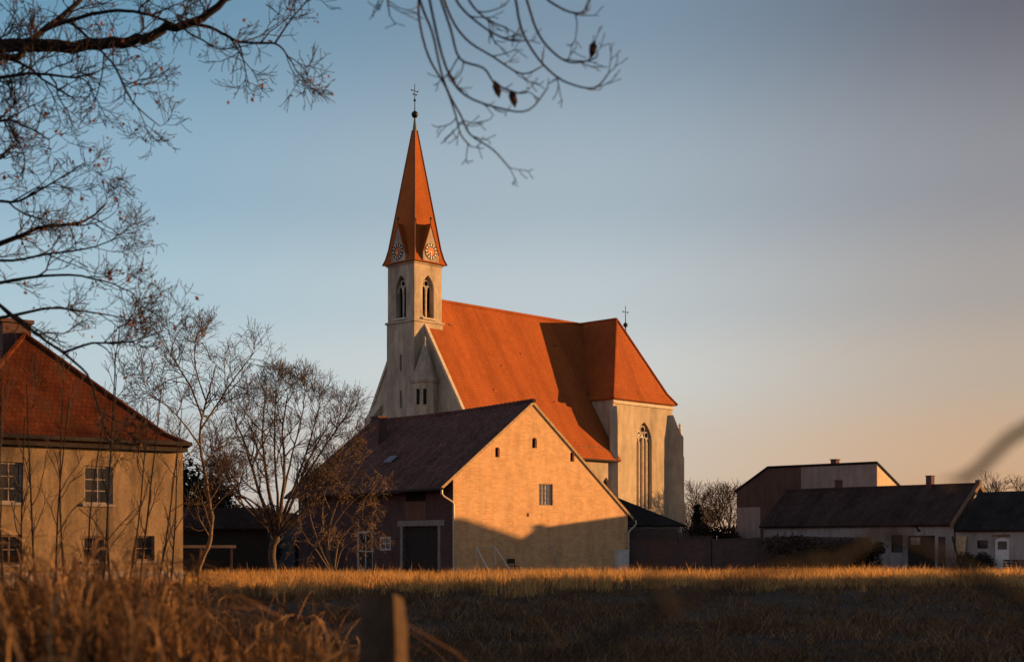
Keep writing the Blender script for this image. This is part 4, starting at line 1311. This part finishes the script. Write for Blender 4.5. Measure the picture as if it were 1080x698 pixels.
# tree at the left whose limbs reach into the picture
B4 = at(-300, 600, 15.5); B4.z = 0
T4 = [at(-300, 400, 15.5), at(-295, 250, 15.5), at(-280, 120, 15.6), at(-250, 0, 15.8), at(-220, -140, 16)]
pr = PP([5, 6, 8], [.2, .36, .62], [.004, .007, .013], [4, 5, 6], (25, 65), (0, 0, .03), .2, .0035, 2, leaf=[], leafp=.07)
pr['from'] = .3
def A(*pts): return [at(*p) for p in pts]
L4 = [([B4] + T4, .3, .12),
      (A((-285, 190, 15.5), (-160, 120, 15), (-60, 62, 14.6), (0, 48, 14.5), (60, 50, 14.5), (120, 46, 14.5), (150, 42, 14.5), (168, 32, 14.5), (205, 22, 14.5), (238, 2, 14.5), (268, -30, 14.6)), .1, .03),
      (A((24, 49, 14.5), (45, 33, 14.6), (70, 14, 14.7), (90, -6, 14.8), (120, -40, 15)), .035, .02),
      (A((45, 33, 14.6), (80, 20, 14.4), (115, 12, 14.3), (150, 14, 14.2), (182, 26, 14.1), (205, 38, 14.0), (226, 51, 14)), .025, .007),
      (A((200, 24, 14.5), (228, 32, 14.4), (254, 45, 14.3), (290, 46, 14.2), (304, 60, 14.2), (313, 76, 14.2)), .02, .005),
      (A((290, 46, 14.2), (302, 28, 14.2), (316, 10, 14.2), (332, -6, 14.2)), .012, .005),
      (A((-120, 105, 14.8), (-50, 70, 14.3), (0, 60, 14), (18, 61, 14), (30, 49, 14.3)), .04, .03),
      (A((-130, 120, 15), (-60, 95, 14), (0, 82, 13.6), (40, 78, 13.5), (80, 82, 13.5), (104, 76, 13.4)), .03, .006),
      (A((76, 25, 14.5), (100, 47, 14.3), (122, 72, 14.1), (140, 108, 14), (168, 133, 14)), .018, .005),
      (A((-60, 40, 14.6), (20, 66, 14.2), (45, 84, 14), (79, 105, 14)), .02, .008),
      (A((-150, 200, 15), (-60, 160, 14.4), (0, 128, 14), (30, 135, 14), (52, 148, 13.9)), .025, .006),
      (A((-295, 320, 15.5), (-120, 300, 15.5), (0, 258, 15.5), (40, 240, 15.5), (85, 235, 15.4), (111, 215, 15.4)), .05, .006),
      (A((-120, 300, 15.5), (-40, 300, 15.3), (0, 298, 15.2), (60, 290, 15.2), (108, 296, 15.1), (142, 310, 15)), .03, .005),
      (A((-290, 280, 15.5), (-120, 215, 15.6), (-40, 195, 15.6), (0, 165, 15.6), (18, 152, 15.6)), .04, .006),
      (A((-290, 340, 15.5), (-130, 300, 15.3), (-30, 305, 15.1), (0, 322, 15), (32, 347, 14.9), (66, 372, 14.8), (92, 394, 14.7), (104, 430, 14.7), (117, 462, 14.7), (140, 470, 14.6)), .032, .006),
      (A((66, 372, 14.8), (98, 362, 14.7), (140, 360, 14.6), (172, 348, 14.6)), .016, .005),
      (A((-100, 340, 15.4), (0, 335, 15.5), (50, 325, 15.5), (100, 330, 15.4), (130, 335, 15.4)), .025, .005),
      (A((-60, 260, 15), (0, 275, 15), (50, 268, 15), (92, 262, 15), (128, 250, 15)), .02, .005),
      (A((-120, 260, 15), (-20, 215, 15), (20, 212, 15), (60, 190, 15), (90, 172, 15)), .025, .004)]
tree('overhanging_tree', 'large dark bare tree at the left with reddish seed clusters on its limbs', B4, L4, pr, 31, M['darkbark'], M['redtwig'], 'bare trees', M['leafdry'], .055)

# tree at the right whose limb hangs over the picture
B5 = Vector((6.6, 7.0, 0))
pr = PP([3, 5, 10], [.11, .22, .4], [.0035, .005, .008], [4, 5, 6], (25, 60), (0, 0, .05), .13, .0033, 2, leaf=[], leafp=.02)
pr['from'] = .35
L5 = [([B5, V3(6.5, 7, 2), V3(6.4, 7.1, 4), V3(6.5, 7.2, 6.5), V3(6.8, 7.3, 9)], .22, .1),
      ([V3(6.4, 7.1, 3.9), V3(4.6, 7.9, 5.6), V3(2.8, 8.5, 6.3), V3(1.2, 8.9, 6.2), V3(0, 9, 5.85), V3(-.7, 9.05, 5.65)], .09, .02)]
H5 = [A((402, -75, 9.05), (406, -20, 9.0), (411, 17, 9.0)),
      A((425, -70, 9.05), (437, -20, 9), (446, 10, 8.9), (456, 35, 8.85), (465, 75, 8.8), (474, 100, 8.8), (486, 122, 8.8), (496, 142, 8.8), (520, 158, 8.8), (538, 178, 8.8)),
      A((430, -70, 9.05), (441, -20, 9.1), (442, 20, 9.1), (452, 60, 9.1), (470, 92, 9.1), (480, 120, 9.1), (486, 142, 9.1), (497, 155, 9.1)),
      A((445, -75, 9.0), (462, -10, 8.9), (475, 30, 8.8), (485, 62, 8.8), (510, 72, 8.7), (522, 88, 8.7), (545, 98, 8.7), (558, 97, 8.7)),
      A((455, -75, 9.0), (478, -5, 9), (505, 25, 8.9), (535, 42, 8.9), (555, 43, 8.9)),
      A((450, -70, 9.1), (470, 5, 9.2), (490, 40, 9.2), (520, 60, 9.2), (550, 78, 9.2), (572, 70, 9.2)),
      A((475, -80, 9.0), (490, -10, 8.9), (510, 18, 8.9), (535, 30, 8.9)),
      A((440, -70, 9.0), (455, 10, 8.7), (470, 70, 8.6), (490, 100, 8.6), (530, 115, 8.6), (558, 116, 8.6), (578, 92, 8.6)),
      A((500, -90, 9.0), (538, -20, 8.9), (549, 28, 8.8), (564, 57, 8.8), (582, 77, 8.8), (600, 88, 8.8), (627, 93, 8.8), (643, 76, 8.8)),
      A((520, -95, 9.0), (552, -10, 8.9), (566, 32, 8.8), (582, 54, 8.8), (602, 66, 8.8), (627, 62, 8.8), (630, 55, 8.8)),
      A((530, -95, 9.0), (566, -15, 9), (590, 8, 9), (612, 14, 9), (622, 2, 9))]
for h_ in H5: L5.append((h_, .0095, .0045))
T5 = tree('leaning_branch_tree', 'bare tree whose drooping twigs hang into the sky above the spire', B5, L5[:2], PP([2, 3, 3], [.3, .5, .9], [.004, .006, .01], [4, 5, 5], (30, 60), (0, 0, .04), .15, .0033, 2), 8, M['darkbark'], M['redtwig'], 'bare trees')
bt, bc = MB(), MB(); rnd = random.Random(12)
for pts, r0, r1 in L5[2:]:
    pts = [p_ - B5 for p_ in pts]
    sm = []
    for k in range(len(pts) - 1):
        a = pts[max(k - 1, 0)]; b_ = pts[k]; c = pts[k + 1]; d = pts[min(k + 2, len(pts) - 1)]
        for j in range(4):
            t = j / 4
            sm.append(.5 * ((2 * b_) + (c - a) * t + (2 * a - 5 * b_ + 4 * c - d) * t * t + (3 * b_ - a - 3 * c + d) * t ** 3))
    sm.append(pts[-1])
    bt.tube(sm, [r0 + (r1 - r0) * k / (len(sm) - 1) for k in range(len(sm))], 5)
    twigs_on(sm, r0, r1, bt, bc, rnd, pr, 1)
bt.build('hanging_branch', M['redtwig'], T5, True); bc.build('twig', M['redtwig'], T5)['kind'] = 'stuff'
for px, py, w in ((541, 104, 0), (524, 94, .8), (625, 52, 1.9)):
    c = at(px, py, 8.75) - B5
    m = MB()
    u = Vector((.25 * math.cos(w), .3, -.9 + .5 * math.sin(w))).normalized(); v = u.cross(Vector((0, 1, .3))).normalized()
    q = [c - u * .055, c - u * .02 + v * .026, c + u * .025 + v * .022, c + u * .06, c + u * .025 - v * .018, c - u * .02 - v * .024]
    n_ = u.cross(v) * .012
    m.mesh(q + [c + n_], [(0, 1, 6), (1, 2, 6), (2, 3, 6), (3, 4, 6), (4, 5, 6), (5, 0, 6)])
    m.build('leaf', M['leafdark'], T5)

# twiggy shrub close by at the right
B6 = Vector((1.35, 1.7, 0))
L6 = [([B6, V3(1.3, 1.62, .9), V3(1.12, 1.58, 1.5), V3(.92, 1.52, 1.86), at(1180, 375, 1.5), at(1090, 445, 1.48), at(1012, 508, 1.45)], .013, .006),
      ([B6, V3(1.25, 1.6, .7), V3(.95, 1.5, 1.35), at(1000, 590, 1.45), at(880, 590, 1.4), at(800, 604, 1.35), at(700, 645, 1.3), at(600, 692, 1.3)], .009, .004),
      ([at(705, 642, 1.3), at(694, 620, 1.29), at(690, 598, 1.28)], .006, .004),
      ([B6, V3(1.5, 1.8, .9), V3(1.6, 1.7, 1.8), V3(1.55, 1.6, 2.3)], .012, .004)]
tree('twiggy_shrub', 'bare shrub close by at the right, its blurred twigs crossing the meadow', B6, L6, PP([0, 0, 1], [.12, .12, .15], [.003, .003, .003], [3, 3, 3], (20, 40), (0, 0, .02), .1, .003, 2), 9, M['darkbark'], M['redtwig'], None, None, .03, 'bush')

# saplings before the old house
prs = lambda: PP([4, 9], [.35, .9], [.007, .012], [4, 6], (15, 42), (0, 0, .06), .12, .0055, 3)
SAPS = [(8, 23, 395, -6), (22, 26, 440, 4), (40, 24, 405, -12), (58, 27, 420, 15), (72, 25, 400, -5), (92, 28, 425, 20), (104, 24, 372, 18), (117, 26, 395, 6), (128, 29, 440, 28), (140, 25, 415, 30), (160, 30, 430, 32), (175, 28, 470, 12)]
SLAB = ['leftmost thin sapling at the picture edge before the old house', 'short sapling beside the leftmost one', 'sapling leaning left below the cut-off window', 'sapling leaning right in front of the plain plaster', 'upright sapling left of the shuttered window', 'sapling crossing the lower left window', 'tallest sapling reaching the eave of the old house', 'straight sapling right below the upper window', 'short leaning sapling under the upper window', 'sapling leaning right past the upper window', 'sapling leaning in front of the lower right window', 'short last sapling near the house corner']
for k, (px, Y, ty, ln) in enumerate(SAPS):
    b0 = at(px, 600, Y); b0.z = 0
    e = at(px + ln, ty, Y)
    mid = b0.lerp(e, .5) + V3(random.uniform(-.1, .1), random.uniform(-.2, .2), 0)
    tree('sapling', SLAB[k], b0, [([b0, mid, e], .028, .009)], prs(), 100 + k, M['darkbark'], M['redtwig'], 'saplings before the old house', None, .05, 'sapling', 1)

# ------------------------------------------------------------------ fence post
FP = thing('fence_post', 'weathered wooden fence post standing blurred in the near grass', 'post', at(404, 640, 4.4), R(12))
FP.location.z = 0
m = MB()
rn = random.Random(2)
vs = []
for z, w in ((0, .085), (.5, .082), (1.0, .08), (1.45, .078), (1.54, .068)):
    for j in range(8):
        a = j / 8 * 6.283 + .39
        vs.append((w * math.cos(a) * rn.uniform(.93, 1.07), w * math.sin(a) * rn.uniform(.93, 1.07), z + rn.uniform(-.015, .015) * (z > 1)))
fs = [(k * 8 + j, k * 8 + (j + 1) % 8, (k + 1) * 8 + (j + 1) % 8, (k + 1) * 8 + j) for k in range(4) for j in range(8)]
fs.append(tuple(range(32, 40)))
m.mesh(vs, fs)
m.build('post_shaft', plain('old post wood', (.07, .044, .027), .95, .45, 7, .6), FP)
m = MB(); m.tube([V3(.084 * math.cos(t / 10 * 6.283), .084 * math.sin(t / 10 * 6.283), 1.2) for t in range(11)], .003, 4); m.build('wire_loop', M['iron'], FP)

# ------------------------------------------------------------------ grass
def blades(name, x, y, z0, h, w, lean, segs, mat, seed, kind='stuff', droop=.35):
    rng = np.random.default_rng(seed)
    n = len(x)
    az = rng.uniform(0, 2 * np.pi, n)
    lx, ly = np.cos(az) * lean, np.sin(az) * lean
    fa = rng.uniform(0, np.pi, n)
    wx, wy = np.cos(fa) * w / 2, np.sin(fa) * w / 2
    V = np.zeros((n, 2 * segs + 1, 3), np.float32)
    for k in range(segs):
        f = k / segs
        cx_ = x + lx * h * f ** 1.7; cy_ = y + ly * h * f ** 1.7
        cz_ = z0 + h * (f - droop * lean * f ** 3)
        s_ = (1 - .75 * f)
        V[:, 2 * k] = np.stack([cx_ - wx * s_, cy_ - wy * s_, cz_], 1)
        V[:, 2 * k + 1] = np.stack([cx_ + wx * s_, cy_ + wy * s_, cz_], 1)
    V[:, 2 * segs] = np.stack([x + lx * h, y + ly * h, z0 + h * (1 - droop * lean)], 1)
    fc = []
    for k in range(segs - 1):
        a = 2 * k
        fc += [(a, a + 1, a + 3), (a, a + 3, a + 2)]
    a = 2 * (segs - 1)
    fc.append((a, a + 1, a + 2))
    fc = np.array(fc, np.int32)
    F = (fc[None] + (np.arange(n, dtype=np.int32) * (2 * segs + 1))[:, None, None]).reshape(-1, 3)
    me = bpy.data.meshes.new(name)
    me.vertices.add(V.shape[0] * V.shape[1]); me.vertices.foreach_set('co', V.ravel())
    nf = len(F)
    me.loops.add(nf * 3); me.loops.foreach_set('vertex_index', F.ravel())
    me.polygons.add(nf)
    me.polygons.foreach_set('loop_start', np.arange(0, nf * 3, 3, dtype=np.int32))
    try: me.polygons.foreach_set('loop_total', np.full(nf, 3, np.int32))
    except Exception: pass
    me.update(calc_edges=True)
    me.materials.append(mat)
    o = bpy.data.objects.new(name, me); C.objects.link(o)
    o['kind'] = kind
    return o
gzv = np.vectorize(gz)
rng = np.random.default_rng(4)
def wedge(n, y0, y1, marg=1.15, pw=1.0):
    y = y0 + (y1 - y0) * rng.random(n) ** pw
    x = (rng.random(n) * 2 - 1) * y * .36 * marg
    return x, y
def clump(x, y, f=.35):
    return .5 + .25 * np.sin(x * f * 2.1 + 1.3 * np.sin(y * f * 1.7)) + .25 * np.sin(y * f * 2.9 + 1.1 * np.sin(x * f * 1.3))
xs_, ys_, hs_, ws_, belts = [], [], [], [], []
for n, y0, y1, hm, wm in ((90000, 9, 24, .13, .010), (140000, 22, 56, .13, .014), (90000, 54, 100, .24, .024), (190000, 54, 84, .52, .030)):
    x, y = wedge(n, y0, y1)
    c = clump(x, y, .22) * .55 + .3 * clump(x + 7, y * 1.7, .7) + .15 * clump(x * 1.3 + 3, y + 9, 1.9)
    c = np.clip((c - .35) * 2.2, 0, 1)
    keep = rng.random(n) < .12 + .9 * c
    x, y, c = x[keep], y[keep], c[keep]
    h_ = hm * ((.35 + .9 * c) if hm < .5 else (.8 + .35 * c)) * rng.uniform(.5, 1.35, len(x))
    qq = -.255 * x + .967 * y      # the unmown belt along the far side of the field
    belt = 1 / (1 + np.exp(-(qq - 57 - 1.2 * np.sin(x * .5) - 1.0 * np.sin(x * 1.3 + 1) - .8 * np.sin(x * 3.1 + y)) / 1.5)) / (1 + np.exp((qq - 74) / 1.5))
    belts.append(belt)
    tall = rng.random(len(x)) < .012
    h_ = np.where(tall, h_ * 2.0, h_)
    w_ = np.full(len(x), wm) * rng.uniform(.6, 1.3, len(x))
    if hm > .5:                     # the unmown belt is kept apart for its sun-brightened colour
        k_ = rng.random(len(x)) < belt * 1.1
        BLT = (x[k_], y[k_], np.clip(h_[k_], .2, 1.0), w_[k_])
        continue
    xs_.append(x); ys_.append(y); hs_.append(h_); ws_.append(w_)
for k in range(1500):            # tussocks
    Yc = 10 + 85 * rng.random() ** 1.3
    xc = rng.uniform(-1, 1) * Yc * .4
    n = int(rng.integers(25, 70)); r_ = rng.uniform(.08, .3)
    xs_.append(xc + rng.normal(0, r_, n)); ys_.append(Yc + rng.normal(0, r_, n)); hs_.append(rng.uniform(.2, .5) * rng.uniform(.5, 1.2, n)); ws_.append(rng.uniform(.008, .02, n) + Yc * .00012)
x = np.concatenate(xs_); y = np.concatenate(ys_); h_ = np.concatenate(hs_); w_ = np.concatenate(ws_)
# none inside the buildings
def inside(x, y, o, x0, x1, y0, y1):
    mw = o.matrix_world.inverted()
    lx = mw[0][0] * x + mw[0][1] * y + mw[0][3]; ly = mw[1][0] * x + mw[1][1] * y + mw[1][3]
    return (lx > x0) & (lx < x1) & (ly > y0) & (ly < y1)
bpy.context.view_layer.update()
def blocked(x, y): return inside(x, y, BN, -.02, BW, 0, BD) | inside(x, y, HO, -HW, 0, 0, HD) | inside(x, y, WHs, -FL, 0, -.02, FD) | inside(x, y, W2, -GL, 0, -.02, GD) | inside(x, y, SH, -7.5, 0, 0, 4.5)
k_ = ~blocked(x, y)
x, y, h_, w_ = x[k_], y[k_], h_[k_], w_[k_]
gr = blades('meadow_grass', x, y, gzv(x, y), h_, w_, rng.uniform(.5, 1.6, len(x)), 2, M['grass'], 5, droop=.25)
tag(gr, 'short dry meadow grass covering the dark field', 'grass')
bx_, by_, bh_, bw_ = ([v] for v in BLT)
for k in range(420):            # loose tufts straggling into the shade, in the belt's sun-brightened colour
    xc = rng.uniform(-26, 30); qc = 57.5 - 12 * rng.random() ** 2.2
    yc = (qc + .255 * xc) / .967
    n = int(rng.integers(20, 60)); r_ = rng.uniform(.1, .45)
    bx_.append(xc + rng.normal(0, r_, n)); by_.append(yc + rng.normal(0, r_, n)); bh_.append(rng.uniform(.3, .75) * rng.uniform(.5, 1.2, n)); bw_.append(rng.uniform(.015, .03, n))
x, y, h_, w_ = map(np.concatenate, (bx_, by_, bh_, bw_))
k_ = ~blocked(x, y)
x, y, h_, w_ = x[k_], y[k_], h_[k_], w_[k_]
bg = blades('unmown_grass', x, y, gzv(x, y), h_, w_, rng.uniform(.1, .7, len(x)), 2, M['sungrass'], 15)
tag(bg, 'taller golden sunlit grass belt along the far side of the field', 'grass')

# tall tangled dry stems at the lower left: they rise, bend over and hang, with dark gaps between
def top_at(px): return np.interp(px, [-200, 0, 60, 120, 200, 300, 340, 400], [536, 541, 550, 562, 584, 604, 634, 690])
def arcs(name, x, y, h, reach, w, segs, mat, seed, peak=.7):
    rng = np.random.default_rng(seed)
    n = len(x)
    az = rng.uniform(0, 2 * np.pi, n); tw = rng.normal(0, .9, n)
    pk = peak + rng.uniform(-.15, .3, n)
    V = np.zeros((n, 2 * segs + 2, 3), np.float32)
    for k in range(segs + 1):
        f = k / segs
        a = az + tw * f
        r = reach * f ** 1.6
        wob = .03 * np.sin(f * 9 + az * 3)
        cx_ = x + np.cos(a) * r + wob; cy_ = y + np.sin(a) * r
        cz_ = h * (1 - ((f - pk) / pk) ** 2)
        s_ = w / 2 * (1 - .7 * f)
        px_, py_ = -np.sin(a) * s_, np.cos(a) * s_
        V[:, 2 * k] = np.stack([cx_ - px_, cy_ - py_, cz_ - s_ * .5], 1)
        V[:, 2 * k + 1] = np.stack([cx_ + px_, cy_ + py_, cz_ + s_ * .5], 1)
    fc = np.array([(2 * k, 2 * k + 1, 2 * k + 3, 2 * k + 2) for k in range(segs)], np.int32)
    F = (fc[None] + (np.arange(n, dtype=np.int32) * (2 * segs + 2))[:, None, None]).reshape(-1, 4)
    me = bpy.data.meshes.new(name)
    me.vertices.add(n * (2 * segs + 2)); me.vertices.foreach_set('co', V.ravel())
    me.loops.add(len(F) * 4); me.loops.foreach_set('vertex_index', F.ravel())
    me.polygons.add(len(F)); me.polygons.foreach_set('loop_start', np.arange(0, len(F) * 4, 4, dtype=np.int32))
    me.update(calc_edges=True)
    me.materials.append(mat)
    o = bpy.data.objects.new(name, me); C.objects.link(o)
    o['kind'] = 'stuff'
    return o
def lump(px, y): return .5 + .5 * np.sin(px * .035 + 2.1 * np.sin(y * .9)) * np.sin(y * 1.3 + px * .011)
def spot(n, y0, y1, p0, p1, low):
    yy = y0 + (y1 - y0) * rng.random(n); pxx = rng.uniform(p0, p1, n)
    lm_ = lump(pxx, yy)
    k_ = rng.random(n) < .06 + .94 * lm_ ** 1.5
    yy, pxx, lm_ = yy[k_], pxx[k_], lm_[k_]
    zt = EYE - (top_at(pxx) - 575 + low * (1 - lm_)) / 1500 * yy
    return (pxx - 540) / 1500 * yy, yy, np.clip(zt, .12, 2.2)
x_, y_, z_ = spot(6500, 4.6, 12, -220, 360, 95)
n = len(x_)
st_ = arcs('tall_dry_grass', x_, y_, z_ * rng.uniform(.5, 1.0, n) ** .5, rng.uniform(.15, .9, n), np.where(rng.random(n) < .12, rng.uniform(.018, .03, n), rng.uniform(.006, .014, n)), 9, M['straw'], 6)
tag(st_, 'tangled tall dry grass and stems filling the lower left foreground', 'grass')
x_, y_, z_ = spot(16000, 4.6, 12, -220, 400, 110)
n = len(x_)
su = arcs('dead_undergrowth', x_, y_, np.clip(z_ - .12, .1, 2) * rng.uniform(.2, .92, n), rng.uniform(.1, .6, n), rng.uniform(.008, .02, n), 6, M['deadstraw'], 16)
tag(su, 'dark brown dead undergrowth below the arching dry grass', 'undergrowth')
n = 2600
yy = 3.5 + 9 * rng.random(n); pxx = rng.uniform(330, 1250, n)
xx = (pxx - 540) / 1500 * yy
cl = clump(xx, yy, 1.6)
k_ = rng.random(n) < cl
yy, xx = yy[k_], xx[k_]; n = len(xx)
st2 = blades('near_dry_grass', xx, yy, gzv(xx, yy), rng.uniform(.25, .75, n), rng.uniform(.005, .01, n), rng.uniform(.2, .9, n), 4, M['straw'], 8, droop=.4)
tag(st2, 'scattered dry stems in the near meadow', 'grass')
